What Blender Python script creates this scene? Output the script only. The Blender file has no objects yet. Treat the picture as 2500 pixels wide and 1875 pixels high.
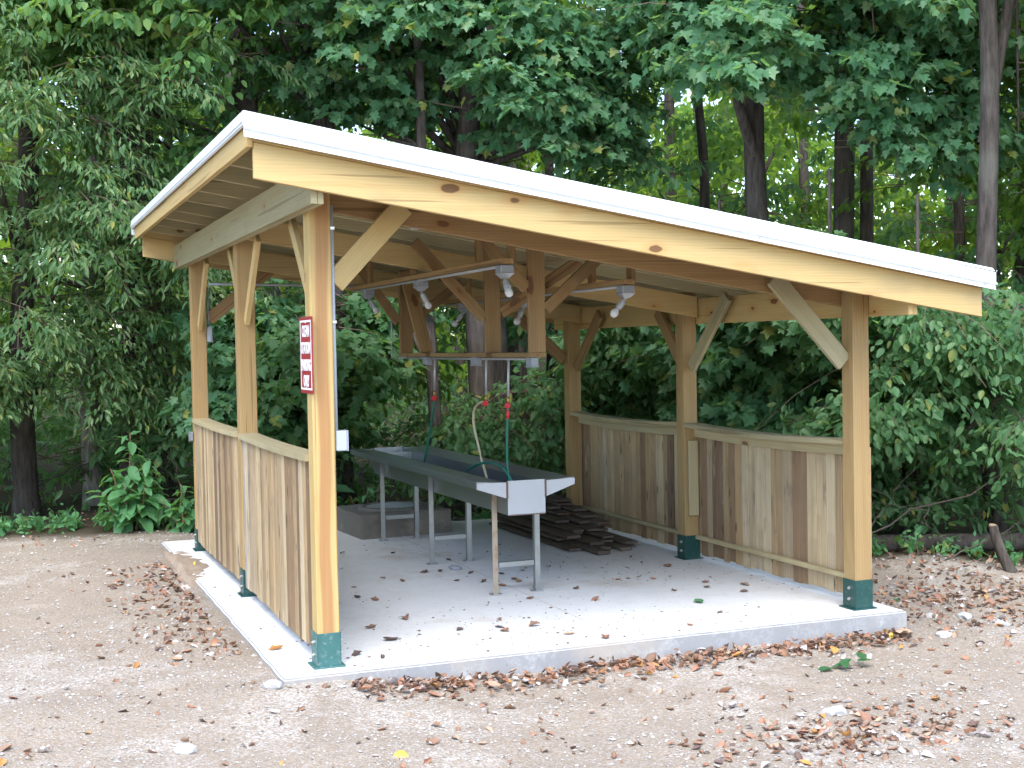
import bpy, bmesh, math, random
import numpy as np
from mathutils import Vector, Matrix
rad = math.radians
random.seed(7)
RNG = np.random.default_rng(11)
S = bpy.context.scene
COL = S.collection

# ------------------------------------------------------------------ camera
CAM = Vector((-1.7983, -7.9515, 1.9781))
yaw, pit, rol = rad(-21.411), rad(-1.715), rad(-1.0647)
fw = Vector((math.sin(-yaw) * math.cos(pit), math.cos(yaw) * math.cos(pit), math.sin(pit)))
rt = Vector((math.cos(yaw), math.sin(yaw), 0))
upv = rt.cross(fw)
r2 = rt * math.cos(rol) + upv * math.sin(rol)
u2 = -rt * math.sin(rol) + upv * math.cos(rol)
cd = bpy.data.cameras.new('camera')
cd.sensor_width = 36.0
cd.lens = 3207.4 * 36 / 2500
cd.clip_start = 0.1
cd.clip_end = 1500
cam = bpy.data.objects.new('camera', cd)
COL.objects.link(cam)
cam.matrix_world = Matrix(((r2.x, u2.x, -fw.x, CAM.x), (r2.y, u2.y, -fw.y, CAM.y), (r2.z, u2.z, -fw.z, CAM.z), (0, 0, 0, 1)))
S.camera = cam

# ------------------------------------------------------------------ sky, sun, exposure
SUN_EL, SUN_AZ = rad(60), rad(207)          # azimuth clockwise from +Y: light comes from behind the camera, a little left
w = bpy.data.worlds.new('World'); S.world = w; w.use_nodes = True
nt = w.node_tree
sky = nt.nodes.new('ShaderNodeTexSky'); sky.sky_type = 'NISHITA'; sky.sun_disc = False
sky.sun_elevation = SUN_EL; sky.sun_rotation = SUN_AZ
sky.air_density = 1.0; sky.dust_density = 1.2; sky.ozone_density = 1.0
bg = nt.nodes['Background']; bg.inputs['Strength'].default_value = 0.15
nt.links.new(sky.outputs[0], bg.inputs['Color'])
sl = bpy.data.lights.new('sun', 'SUN'); sl.energy = 1.5; sl.angle = rad(60); sl.color = (1.0, 0.975, 0.94)
so = bpy.data.objects.new('sun', sl); COL.objects.link(so)
sd = Vector((math.sin(SUN_AZ) * math.cos(SUN_EL), math.cos(SUN_AZ) * math.cos(SUN_EL), math.sin(SUN_EL)))
so.rotation_euler = sd.to_track_quat('Z', 'Y').to_euler(); so.location = (0, 0, 30)
S.view_settings.view_transform = 'Standard'; S.view_settings.look = 'None'
S.view_settings.gamma = 1.0; S.view_settings.use_curve_mapping = False
S.view_settings.exposure = 1.95
S.render.engine = 'CYCLES'
S.cycles.use_denoising = True
S.cycles.max_bounces = 5; S.cycles.diffuse_bounces = 4; S.cycles.glossy_bounces = 2; S.cycles.transmission_bounces = 3
S.cycles.use_adaptive_sampling = True; S.cycles.adaptive_threshold = .03
S.cycles.sample_clamp_indirect = 8.0

# ------------------------------------------------------------------ node helpers
class NB:
    def __init__(self, name):
        self.m = bpy.data.materials.new(name); self.m.use_nodes = True
        self.t = self.m.node_tree; self.p = self.t.nodes['Principled BSDF']; self.o = self.t.nodes['Material Output']
    def n(self, typ, **kw):
        x = self.t.nodes.new('ShaderNode' + typ)
        for k, v in kw.items(): setattr(x, k, v)
        return x
    def l(self, a, b): self.t.links.new(a, b)
    def set(self, **kw):
        for k, v in kw.items(): self.p.inputs[k.replace('_', ' ')].default_value = v
    def val(self, node, idx, v):
        if hasattr(v, 'is_output'): self.l(v, node.inputs[idx])
        else: node.inputs[idx].default_value = v
    def math(self, op, a, b=0.0, c=0.0):
        x = self.n('Math', operation=op); self.val(x, 0, a); self.val(x, 1, b); self.val(x, 2, c); return x.outputs[0]
    def vmul(self, v, s):
        x = self.n('VectorMath', operation='MULTIPLY'); self.val(x, 0, v); self.val(x, 1, s); return x.outputs[0]
    def vadd(self, v, s):
        x = self.n('VectorMath', operation='ADD'); self.val(x, 0, v); self.val(x, 1, s); return x.outputs[0]
    def noise(self, v, scale=5.0, det=3.0, rough=.5, out=0):
        x = self.n('TexNoise'); self.val(x, 'Vector', v); x.inputs['Scale'].default_value = scale
        x.inputs['Detail'].default_value = det; x.inputs['Roughness'].default_value = rough; return x.outputs[out]
    def voro(self, v, scale=5.0, feat='F1', out='Distance'):
        x = self.n('TexVoronoi', feature=feat); self.val(x, 'Vector', v); x.inputs['Scale'].default_value = scale; return x.outputs[out]
    def ramp(self, f, stops, interp='LINEAR'):
        x = self.n('ValToRGB'); e = x.color_ramp.elements; x.color_ramp.interpolation = interp
        while len(e) < len(stops): e.new(.5)
        for q, (p, c) in zip(e, stops):
            q.position = p; q.color = (*c, 1) if len(c) == 3 else c
        self.val(x, 0, f); return x.outputs[0]
    def mix(self, f, a, b, mode='MIX'):
        x = self.n('Mix', data_type='RGBA', blend_type=mode); self.val(x, 0, f)
        for i, v in ((6, a), (7, b)):
            if isinstance(v, tuple) and len(v) == 3: v = (*v, 1)
            self.val(x, i, v)
        return x.outputs[2]
    def step(self, f, lo, hi):
        x = self.n('MapRange', interpolation_type='SMOOTHSTEP'); self.val(x, 0, f); x.inputs[1].default_value = lo; x.inputs[2].default_value = hi
        return x.outputs[0]
    def bump(self, h, strength=.3, dist=.01, normal=None):
        x = self.n('Bump'); self.val(x, 'Height', h); x.inputs['Strength'].default_value = strength; x.inputs['Distance'].default_value = dist
        if normal: self.l(normal, x.inputs['Normal'])
        self.l(x.outputs[0], self.p.inputs['Normal'])
        return x.outputs[0]
    def obj(self, offset=True):
        c = self.n('TexCoord').outputs['Object']
        if not offset: return c
        r = self.n('ObjectInfo').outputs['Random']
        cm = self.n('CombineXYZ'); self.l(self.math('MULTIPLY', r, 71.0), cm.inputs[0]); self.l(self.math('MULTIPLY', r, 37.0), cm.inputs[1]); self.l(self.math('MULTIPLY', r, 53.0), cm.inputs[2])
        return self.vadd(c, cm.outputs[0])

def wood_mat(name, light, dark, knots=.09, heart=None, grey=0.0, rough=.62):
    b = NB(name); v = b.obj()
    g1 = b.noise(b.vmul(v, (1.1, 42, 42)), 1.0, 5, .6)
    g2 = b.noise(b.vmul(v, (.45, 9, 9)), 1.0, 3, .5)
    wv = b.n('TexWave', wave_type='BANDS', bands_direction='Y'); b.val(wv, 'Vector', b.vmul(v, (.28, 1, 1)))
    wv.inputs['Scale'].default_value = 16; wv.inputs['Distortion'].default_value = 7; wv.inputs['Detail'].default_value = 2; wv.inputs['Detail Scale'].default_value = .8
    f = b.math('ADD', b.math('MULTIPLY', g1, .45), b.math('ADD', b.math('MULTIPLY', g2, .4), b.math('MULTIPLY', wv.outputs['Fac'], .10)))
    col = b.ramp(f, [(.28, light), (.66, dark)])
    if heart:
        y = b.n('SeparateXYZ'); b.l(b.obj(False), y.inputs[0])
        wob = b.noise(b.vmul(v, (.8, 3, 3)), 1.0, 2)
        d = b.math('ABSOLUTE', b.math('ADD', y.outputs[1], b.math('MULTIPLY', b.math('SUBTRACT', wob, .5), .09)))
        col = b.mix(b.math('MULTIPLY', b.step(d, .05, .028), .85), col, b.mix(g1, heart, tuple(c * .62 for c in heart)))
    kv = b.vmul(v, (3.0, 6.5, 2.5)); kw = b.vadd(kv, b.vmul(b.noise(kv, 3, 2, out=1), (.15, .15, .15)))
    kd = b.voro(kw, 1.0); kc = b.n('SeparateColor'); b.l(b.voro(kw, 1.0, out='Color'), kc.inputs[0])
    has = b.step(kc.outputs[0], .62, .66)
    halo = b.math('MULTIPLY', b.step(kd, .42, .08), has)
    core = b.math('MULTIPLY', b.step(b.math('SUBTRACT', kd, b.math('MULTIPLY', kc.outputs[1], .12)), knots + .03, knots - .015), has)
    col = b.mix(b.math('MULTIPLY', halo, .38), col, (dark[0] * 1.05, dark[1] * .68, dark[2] * .45))
    col = b.mix(b.math('MULTIPLY', core, .85), col, (.12, .055, .025))
    ck = b.noise(b.vmul(v, (.55, 30, 30)), 1.0, 2, .4)
    col = b.mix(b.math('MULTIPLY', b.step(ck, .665, .70), .55), col, (dark[0]*.45, dark[1]*.4, dark[2]*.35))
    st = b.noise(b.vmul(v, (1.0, 2.2, 2.2)), 1.6, 3)
    col = b.mix(b.math('MULTIPLY', b.step(st, .55, .75), .22 + grey), col, (.2, .17, .12))
    r = b.n('ObjectInfo').outputs['Random']
    col = b.mix(1.0, col, b.ramp(r, [(0, (.86, .86, .86)), (1, (1.06, 1.03, 1.0))]), 'MULTIPLY')
    b.l(col, b.p.inputs['Base Color']); b.set(Roughness=rough); b.p.inputs['Specular IOR Level'].default_value = .25
    b.bump(g1, .25, .004)
    return b.m

def barn_mat(name):
    b = NB(name); v = b.obj()
    oi = b.n('ObjectInfo').outputs['Random']
    base = b.ramp(oi, [(0, (.35, .25, .14)), (.16, (.43, .315, .18)), (.30, (.25, .165, .095)), (.42, (.46, .36, .22)), (.54, (.36, .275, .18)), (.64, (.39, .27, .145)), (.76, (.19, .125, .075)), (.84, (.48, .39, .255)), (.95, (.33, .31, .30))], 'CONSTANT')
    g1 = b.noise(b.vmul(v, (1.4, 40, 40)), 1.0, 6, .65)
    g2 = b.noise(b.vmul(v, (.9, 11, 11)), 1.0, 4, .6)
    blo = b.noise(b.vmul(v, (2.2, 6, 6)), 1.0, 4, .6)
    col = b.mix(1.0, base, b.ramp(g1, [(.25, (.78, .76, .74)), (.7, (1.18, 1.16, 1.13))]), 'MULTIPLY')
    col = b.mix(b.math('MULTIPLY', b.step(g2, .5, .75), .6), col, b.mix(oi, (.2, .14, .09), (.25, .21, .17)))
    col = b.mix(b.math('MULTIPLY', b.step(blo, .57, .74), .6), col, (.10, .075, .06))
    col = b.mix(b.math('MULTIPLY', b.step(blo, .42, .28), .5), col, (.52, .40, .27))
    # saw kerfs across the board
    saw = b.n('TexWave', wave_type='BANDS', bands_direction='X'); b.val(saw, 'Vector', v); saw.inputs['Scale'].default_value = 34; saw.inputs['Distortion'].default_value = 2.5; saw.inputs['Detail'].default_value = 2
    col = b.mix(b.math('MULTIPLY', b.math('MULTIPLY', saw.outputs['Fac'], b.step(b.noise(v, 3.0, 2), .5, .62)), .35), col, (.14, .10, .08))
    kv = b.vmul(v, (2.3, 9, 9)); kd = b.voro(b.vadd(kv, b.vmul(b.noise(kv, 3, 2, out=1), (.2, .2, .2))), 1.0)
    col = b.mix(b.math('MULTIPLY', b.step(kd, .15, .08), .75), col, (.05, .035, .028))
    b.l(col, b.p.inputs['Base Color']); b.set(Roughness=.85); b.p.inputs['Specular IOR Level'].default_value = .12
    b.bump(b.math('ADD', b.math('MULTIPLY', g1, .7), b.math('MULTIPLY', saw.outputs['Fac'], .2)), .5, .006)
    return b.m

def plain_mat(name, col, rough=.5, metal=0.0, var=.12, scale=6, dirt=None, dirtamt=.4, bump=.0):
    b = NB(name); v = b.obj()
    n = b.noise(v, scale, 5, .6)
    c = b.mix(n, tuple(x * (1 - var) for x in col), tuple(min(1, x * (1 + var)) for x in col))
    if dirt:
        c = b.mix(b.math('MULTIPLY', b.step(b.noise(v, scale * 2.3, 5, .65), .52, .72), dirtamt), c, dirt)
    b.l(c, b.p.inputs['Base Color'])
    b.l(b.math('ADD', b.math('MULTIPLY', n, .2), rough - .1), b.p.inputs['Roughness'])
    b.set(Metallic=metal)
    if bump: b.bump(n, bump, .004)
    return b.m

def leaf_mat(name, c1, c2, c3=None, trans=.35, rough=.5, tint=(.5, .75, .06), spec=.2):
    b = NB(name)
    ri = b.n('NewGeometry').outputs['Random Per Island']
    stops = [(0, c1), (.68, c2), (.95, c3 or c2), (.993, (.24, .24, .06))]
    col = b.ramp(ri, stops)
    b.l(col, b.p.inputs['Base Color']); b.set(Roughness=rough); b.p.inputs['Specular IOR Level'].default_value = spec
    tr = b.n('BsdfTranslucent'); b.l(b.mix(.6, col, (*[x * 1.0 for x in tint], 1)), tr.inputs['Color'])
    ms = b.n('MixShader'); ms.inputs[0].default_value = trans
    sh = b.p
    if 'distant' in name:
        sh = b.n('BsdfDiffuse'); b.l(col, sh.inputs['Color'])
    b.l(sh.outputs[0], ms.inputs[1]); b.l(tr.outputs[0], ms.inputs[2]); b.l(ms.outputs[0], b.o.inputs['Surface'])
    return b.m

MAT = {}
MAT['pine'] = wood_mat('treated_pine', (.57, .43, .20), (.47, .32, .13), knots=.05)
MAT['pine_green'] = wood_mat('green_treated_pine', (.43, .385, .235), (.33, .275, .15), knots=.06)
MAT['pine_inner'] = wood_mat('shaded_brown_pine', (.345, .225, .105), (.225, .135, .058), knots=.10)  # brown for the inner timbers, deepened to carry the shade under the roof
MAT['post'] = wood_mat('post_wood', (.44, .305, .14), (.32, .20, .082), knots=.07)
MAT['post_heart'] = wood_mat('post_wood_with_heartwood', (.55, .41, .185), (.44, .295, .11), knots=.05, heart=(.45, .23, .095))
MAT['rail'] = wood_mat('rail_wood', (.45, .39, .235), (.33, .27, .15), knots=.05, grey=.1)
MAT['barn'] = barn_mat('weathered_boards')
MAT['pile'] = wood_mat('old_dark_board_wood', (.165, .13, .105), (.088, .068, .055), knots=.06, grey=.2, rough=.85)
MAT['roof'] = plain_mat('white_roof_metal', (.74, .77, .81), .38, 0, .03, 3)
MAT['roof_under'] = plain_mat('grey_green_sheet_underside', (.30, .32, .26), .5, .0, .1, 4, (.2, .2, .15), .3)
MAT['galv'] = plain_mat('galvanised_conduit', (.36, .37, .385), .4, .3, .12, 9)
MAT['pvc'] = plain_mat('grey_plastic', (.24, .255, .285), .45, 0, .06, 5)
MAT['pvc_light'] = plain_mat('pale_grey_plastic', (.40, .435, .49), .4, 0, .04, 5)
MAT['bulb'] = plain_mat('frosted_bulb_glass', (.52, .52, .52), .2, 0, .02, 3)
MAT['green'] = plain_mat('green_painted_steel', (.011, .058, .05), .45, .1, .2, 14, (.16, .2, .18), .25)
MAT['green_light'] = plain_mat('scuffed_green_steel', (.04, .13, .12), .5, .1, .25, 12, (.26, .31, .29), .5)
MAT['bolt'] = plain_mat('zinc_bolt', (.6, .6, .58), .3, .9, .1, 20, (.3, .12, .04), .5)
MAT['steel'] = plain_mat('brushed_stainless', (.30, .32, .32), .33, .8, .12, 8, (.22, .22, .2), .4)
MAT['steel_end'] = plain_mat('pale_stainless_panel', (.37, .382, .395), .38, .25, .06, 5, (.34, .30, .28), .4)
MAT['rust'] = plain_mat('rust_stained_steel', (.33, .27, .20), .5, .3, .15, 5, (.26, .13, .045), .9)
MAT['weld'] = plain_mat('burnt_weld_seam', (.11, .075, .055), .7, .2, .4, 30)
MAT['red'] = plain_mat('red_paint', (.30, .012, .02), .4, 0, .06, 4)
MAT['red_valve'] = plain_mat('red_valve_handle', (.55, .02, .03), .4, 0, .1, 8)
MAT['white'] = plain_mat('white_paint', (.82, .82, .82), .4, 0, .02, 4)
MAT['brass'] = plain_mat('brass_fitting', (.42, .26, .09), .4, .8, .2, 14)
MAT['hose_green'] = plain_mat('green_hose_rubber', (.01, .13, .085), .4, 0, .15, 10)
MAT['hose_tan'] = plain_mat('tan_hose_rubber', (.42, .36, .22), .5, 0, .12, 10)

def concrete_mat(name, col, dark, stain=.3, rough=.85, joint=False):
    b = NB(name); v = b.obj(False)
    n1 = b.noise(v, 1.1, 5, .6); n2 = b.noise(v, 22, 5, .7); n3 = b.noise(v, 4.5, 6, .7)
    c = b.mix(n1, col, tuple(x * .88 for x in col))
    c = b.mix(b.math('MULTIPLY', b.step(n3, .55, .78), stain), c, dark)
    c = b.mix(b.math('MULTIPLY', b.step(n2, .56, .75), .25), c, tuple(x * .8 for x in dark))
    pits = b.voro(b.vmul(v, (1, 1, 1)), 38)
    c = b.mix(b.math('MULTIPLY', b.step(pits, .12, .05), .35), c, tuple(x * .7 for x in dark))
    mud = b.noise(v, .8, 5, .7); c = b.mix(b.math('MULTIPLY', b.step(mud, .52, .70), .55), c, (.44, .37, .29))
    wm = b.noise(v, 2.1, 6, .75); c = b.mix(b.math('MULTIPLY', b.step(b.math('ABSOLUTE', b.math('SUBTRACT', wm, .5)), .03, .0), .18), c, dark)
    # trodden dirt specks
    sp = b.voro(v, 11.0); c = b.mix(b.math('MULTIPLY', b.step(sp, .10, .04), b.step(n3, .45, .6)), c, (.2, .14, .1))
    if joint:
        s = b.n('SeparateXYZ'); b.l(v, s.inputs[0])
        j = b.step(b.math('ABSOLUTE', b.math('SUBTRACT', s.outputs[0], 2.06)), .008, .003)
        c = b.mix(b.math('MULTIPLY', j, .7), c, dark)
    b.l(c, b.p.inputs['Base Color']); b.set(Roughness=rough); b.p.inputs['Specular IOR Level'].default_value = .2
    b.bump(b.math('ADD', b.math('MULTIPLY', n2, .5), b.math('MULTIPLY', n3, .5)), .25, .006)
    return b.m
MAT['concrete'] = concrete_mat('new_concrete', (.66, .66, .65), (.42, .38, .33), .35, joint=True)
MAT['concrete_side'] = concrete_mat('shaded_formed_concrete_edge', (.30, .295, .295), (.52, .52, .52), .8)  # greyer formed sides, with the shade on them also darkened into the colour
MAT['old_concrete'] = concrete_mat('old_concrete', (.165, .152, .132), (.09, .09, .07), .6)

def ground_mat():
    b = NB('gravel_and_dirt'); v = b.n('TexCoord').outputs['Object']
    big = b.noise(v, .55, 4, .55); mid = b.noise(v, 2.6, 5, .65); fine = b.noise(v, 34, 4, .7)
    dirt = b.mix(mid, (.17, .13, .093), (.275, .222, .166))
    vc = b.voro(b.vadd(v, b.vmul(b.noise(v, 40, 2, out=1), (.02, .02, .02))), 62, out='Color')
    vd = b.voro(v, 62)
    sx = b.n('SeparateColor'); b.l(vc, sx.inputs[0])
    peb = b.ramp(sx.outputs[0], [(0, (.25, .225, .195)), (.3, (.35, .325, .29)), (.6, (.425, .405, .375)), (.8, (.20, .163, .128)), (1, (.47, .455, .435))])
    peb = b.mix(b.step(vd, .45, .75), peb, (.27, .215, .16))
    amt = b.step(b.math('ADD', b.math('MULTIPLY', big, .75), b.math('MULTIPLY', mid, .45)), .54, .74)
    c = b.mix(b.math('MAXIMUM', amt, .36), dirt, peb)
    c = b.mix(b.math('MULTIPLY', b.step(fine, .58, .7), .4), c, (.44, .425, .40))
    # forest soil away from the cleared yard
    s = b.n('SeparateXYZ'); b.l(v, s.inputs[0])
    wob = b.math('MULTIPLY', b.math('SUBTRACT', b.noise(v, .9, 4), .5), 1.3)
    back = b.step(b.math('ADD', s.outputs[1], wob), 6.6, 7.6)
    rg = b.math('ADD', b.math('ADD', b.math('MULTIPLY', s.outputs[0], .55), b.math('MULTIPLY', s.outputs[1], .85)), wob)
    right = b.math('MULTIPLY', b.step(rg, 4.4, 5.2), b.step(s.outputs[0], 4.45, 4.9))
    wood = b.math('MAXIMUM', back, right)
    soil = b.mix(mid, (.022, .019, .010), (.055, .045, .024))
    c = b.mix(b.math('MULTIPLY', wood, .93), c, soil)
    b.l(c, b.p.inputs['Base Color']); b.set(Roughness=.95); b.p.inputs['Specular IOR Level'].default_value = .1
    b.bump(b.math('ADD', b.math('MULTIPLY', fine, .5), b.math('SUBTRACT', .6, vd)), .6, .012)
    return b.m
MAT['ground'] = ground_mat()
def stone_mat():
    b = NB('gravel_stone'); ri = b.n('NewGeometry').outputs['Random Per Island']
    c = b.ramp(ri, [(0, (.36, .345, .322)), (.3, (.26, .238, .21)), (.55, (.44, .428, .41)), (.72, (.185, .15, .118)), (.9, (.30, .27, .235)), (1, (.52, .51, .50))])
    b.l(c, b.p.inputs['Base Color']); b.set(Roughness=.9); return b.m
MAT['stone'] = stone_mat()
MAT['soil'] = plain_mat('brown_soil', (.27, .21, .155), .95, 0, .3, 14, (.16, .115, .08), .6, .6)
MAT['crumb'] = plain_mat('dirt_crumb', (.17, .12, .085), .9, 0, .4, 20)
MAT['chunk'] = plain_mat('pale_rubble', (.36, .352, .34), .9, 0, .15, 18, (.4, .36, .3), .5, .5)

def bark_mat(name, c1, c2):
    b = NB(name); v = b.obj()
    n = b.noise(b.vmul(v, (9, 9, 1.6)), 2.2, 6, .65); m = b.noise(v, 1.4, 3)
    c = b.ramp(n, [(.3, c1), (.7, c2)])
    c = b.mix(b.math('MULTIPLY', b.step(m, .55, .7), .4), c, (.16, .16, .13))
    b.l(c, b.p.inputs['Base Color']); b.set(Roughness=.9); b.p.inputs['Specular IOR Level'].default_value = .1
    b.bump(n, .9, .03); return b.m
MAT['bark'] = bark_mat('grey_bark', (.04, .032, .027), (.125, .105, .09))
MAT['bark_dark'] = bark_mat('dark_bark', (.034, .028, .024), (.11, .092, .08))
MAT['bark_pale'] = bark_mat('pale_mottled_bark', (.12, .105, .09), (.3, .27, .235))
MAT['twig'] = plain_mat('twig', (.12, .085, .06), .85, 0, .3, 9)
MAT['dry_twig'] = plain_mat('dry_twig', (.08, .062, .048), .85, 0, .3, 9)
MAT['cut'] = plain_mat('fresh_cut_wood', (.26, .18, .11), .8, 0, .15, 20)
G_LANCE = leaf_mat('lance_leaf', (.05, .12, .05), (.10, .185, .082), (.20, .27, .13), .34, .46)
G_OVAL = leaf_mat('oval_leaf', (.04, .115, .045), (.085, .185, .06), (.16, .25, .07), .35)
G_MAPLE = leaf_mat('maple_leaf', (.04, .12, .06), (.08, .185, .092), (.15, .255, .14), .36, .5, (.4, .7, .1))
G_DARK = leaf_mat('dark_shrub_leaf', (.045, .12, .05), (.085, .175, .078), (.13, .22, .10), .38, .5, (.35, .65, .1))
G_FAR = leaf_mat('distant_leaf', (.045, .105, .025), (.09, .175, .035), (.15, .235, .045), .38, .5, (.6, .8, .05))
G_FARD = leaf_mat('distant_dark_leaf', (.045, .10, .034), (.09, .16, .048), (.15, .225, .06), .45, .5, (.5, .75, .06))
G_POKE = leaf_mat('broad_plant_leaf', (.07, .19, .085), (.10, .25, .11), (.16, .31, .12), .35, .42, (.45, .8, .1))

# ------------------------------------------------------------------ object helpers
WM = {}
def link(o, parent=None, mw=None):
    COL.objects.link(o)
    mw = mw or Matrix.Identity(4)
    if parent is not None:
        o.parent = parent; o.matrix_parent_inverse = WM[parent].inverted()
    o.matrix_basis = mw
    WM[o] = mw
    return o
def tag(o, label, cat=None, group=None, kind=None):
    if label: o['label'] = label
    if cat: o['category'] = cat
    if group: o['group'] = group
    if kind: o['kind'] = kind
    return o
def empty(name, loc, label, cat, group=None):
    o = bpy.data.objects.new(name, None); o.empty_display_size = .1
    link(o, None, Matrix.Translation(loc)); return tag(o, label, cat, group)
def mesh_from_bm(name, bm, mat, smooth=False):
    me = bpy.data.meshes.new(name); bm.to_mesh(me); bm.free()
    for m in (mat if isinstance(mat, list) else [mat]): me.materials.append(MAT[m] if isinstance(m, str) else m)
    if smooth: me.shade_smooth()
    return me
def bmobj(name, bm, mat, parent=None, mw=None, smooth=False):
    return link(bpy.data.objects.new(name, mesh_from_bm(name, bm, mat, smooth)), parent, mw)
def np_mesh(name, V, F, mats, matidx=None, smooth=False):
    V = np.asarray(V, np.float32); F = np.asarray(F, np.int32)
    me = bpy.data.meshes.new(name); k = F.shape[1]
    me.vertices.add(len(V)); me.vertices.foreach_set('co', V.ravel())
    me.loops.add(F.size); me.loops.foreach_set('vertex_index', F.ravel())
    me.polygons.add(len(F)); me.polygons.foreach_set('loop_start', np.arange(0, F.size, k, dtype=np.int32))
    me.polygons.foreach_set('loop_total', np.full(len(F), k, np.int32))
    if matidx is not None: me.polygons.foreach_set('material_index', np.asarray(matidx, np.int32))
    me.polygons.foreach_set('use_smooth', np.full(len(F), smooth, bool))
    for m in mats: me.materials.append(MAT[m] if isinstance(m, str) else m)
    me.update(calc_edges=True); return me
def box_bm(sx, sy, sz, bev=.003, c=(0, 0, 0), bm=None):
    bm2 = bmesh.new(); bmesh.ops.create_cube(bm2, size=1, matrix=Matrix.Translation(c) @ Matrix.Diagonal((sx, sy, sz, 1)))
    if bev: bmesh.ops.bevel(bm2, geom=bm2.edges[:], offset=bev, segments=1, affect='EDGES')
    if bm is None: return bm2
    me = bpy.data.meshes.new('t'); bm2.to_mesh(me); bm2.free(); bm.from_mesh(me); bpy.data.meshes.remove(me); return bm
def frame(a, b, up=(0, 0, 1)):
    a = Vector(a); b = Vector(b); x = (b - a).normalized(); up = Vector(up)
    y = up.cross(x)
    if y.length < 1e-4: y = Vector((0, 1, 0))
    y.normalize(); z = x.cross(y)
    return Matrix((( x.x, y.x, z.x, 0), (x.y, y.y, z.y, 0), (x.z, y.z, z.z, 0), (0, 0, 0, 1))), (b - a).length
def board(name, parent, a, b, wid, thk, mat, up=(0, 0, 1), bev=.003, sag=0, jit=0):
    """board along a-b; its height 'wid' lies along up, its thickness 'thk' across"""
    R, L = frame(a, b, up)
    bm = bmesh.new(); n = 8 if sag else 1
    if sag:
        rings = []
        for i in range(n + 1):
            t = i / n; x = (t - .5) * L; s = -sag * 4 * t * (1 - t)
            rings.append([bm.verts.new((x, y, z + s)) for y, z in ((-thk/2, -wid/2), (thk/2, -wid/2), (thk/2, wid/2), (-thk/2, wid/2))])
        for i in range(n):
            for k in range(4): bm.faces.new((rings[i][k], rings[i][(k+1) % 4], rings[i+1][(k+1) % 4], rings[i+1][k]))
        bm.faces.new(rings[0][::-1]); bm.faces.new(rings[-1]); bmesh.ops.recalc_face_normals(bm, faces=bm.faces[:])
    else:
        box_bm(L, thk, wid, bev, bm=bm)
        # grain map: local Y is the wide side of the face for the materials
    if jit:
        for v in bm.verts: v.co += Vector((random.uniform(-jit, jit), 0, random.uniform(-jit, jit) * .3))
    c = (Vector(a) + Vector(b)) / 2
    # swap so that material's Y runs over the wide side
    if wid > thk:
        for v in bm.verts: v.co = Vector((v.co.x, v.co.z, -v.co.y))
        R = R @ Matrix.Rotation(rad(90), 4, 'X')
    return bmobj(name, bm, mat, parent, Matrix.Translation(c) @ R)
def tube_np(pts, rr, sides=8, cap=True):
    pts = [Vector(p) for p in pts]; V = []; F = []
    for i, p in enumerate(pts):
        d = (pts[min(i+1, len(pts)-1)] - pts[max(i-1, 0)]).normalized()
        a = d.cross(Vector((0, 0, 1)) if abs(d.z) < .9 else Vector((1, 0, 0))).normalized(); b2 = d.cross(a)
        r = rr[i] if hasattr(rr, '__len__') else rr
        for k in range(sides):
            t = 2 * math.pi * k / sides; V.append(p + (a * math.cos(t) + b2 * math.sin(t)) * r)
    for i in range(len(pts) - 1):
        for k in range(sides):
            F.append((i*sides+k, i*sides+(k+1) % sides, (i+1)*sides+(k+1) % sides, (i+1)*sides+k))
    return V, F
def tube(name, parent, pts, rr, mat, sides=10, smooth=True, caps=True):
    V, F = tube_np(pts, rr, sides)
    me = bpy.data.meshes.new(name); F = list(F)
    if caps: F += [tuple(range(sides)), tuple(range(len(V) - 1, len(V) - 1 - sides, -1))]
    c = Vector(pts[0]); me.from_pydata([v - c for v in V], [], F); me.materials.append(MAT[mat] if isinstance(mat, str) else mat)
    bm = bmesh.new(); bm.from_mesh(me); bmesh.ops.recalc_face_normals(bm, faces=bm.faces[:]); bm.to_mesh(me); bm.free()
    if smooth: me.shade_smooth()
    return link(bpy.data.objects.new(name, me), parent, Matrix.Translation(c))
def bez(p0, p1, p2, p3, n=14):
    o = []
    for i in range(n + 1):
        t = i / n; s = 1 - t
        o.append(Vector(p0)*s**3 + Vector(p1)*3*s*s*t + Vector(p2)*3*s*t*t + Vector(p3)*t**3)
    return o
def boxo(name, parent, c, size, mat, bev=.004, rot=None):
    return bmobj(name, box_bm(*size, bev), mat, parent, Matrix.Translation(c) @ (rot or Matrix.Identity(4)))

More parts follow.
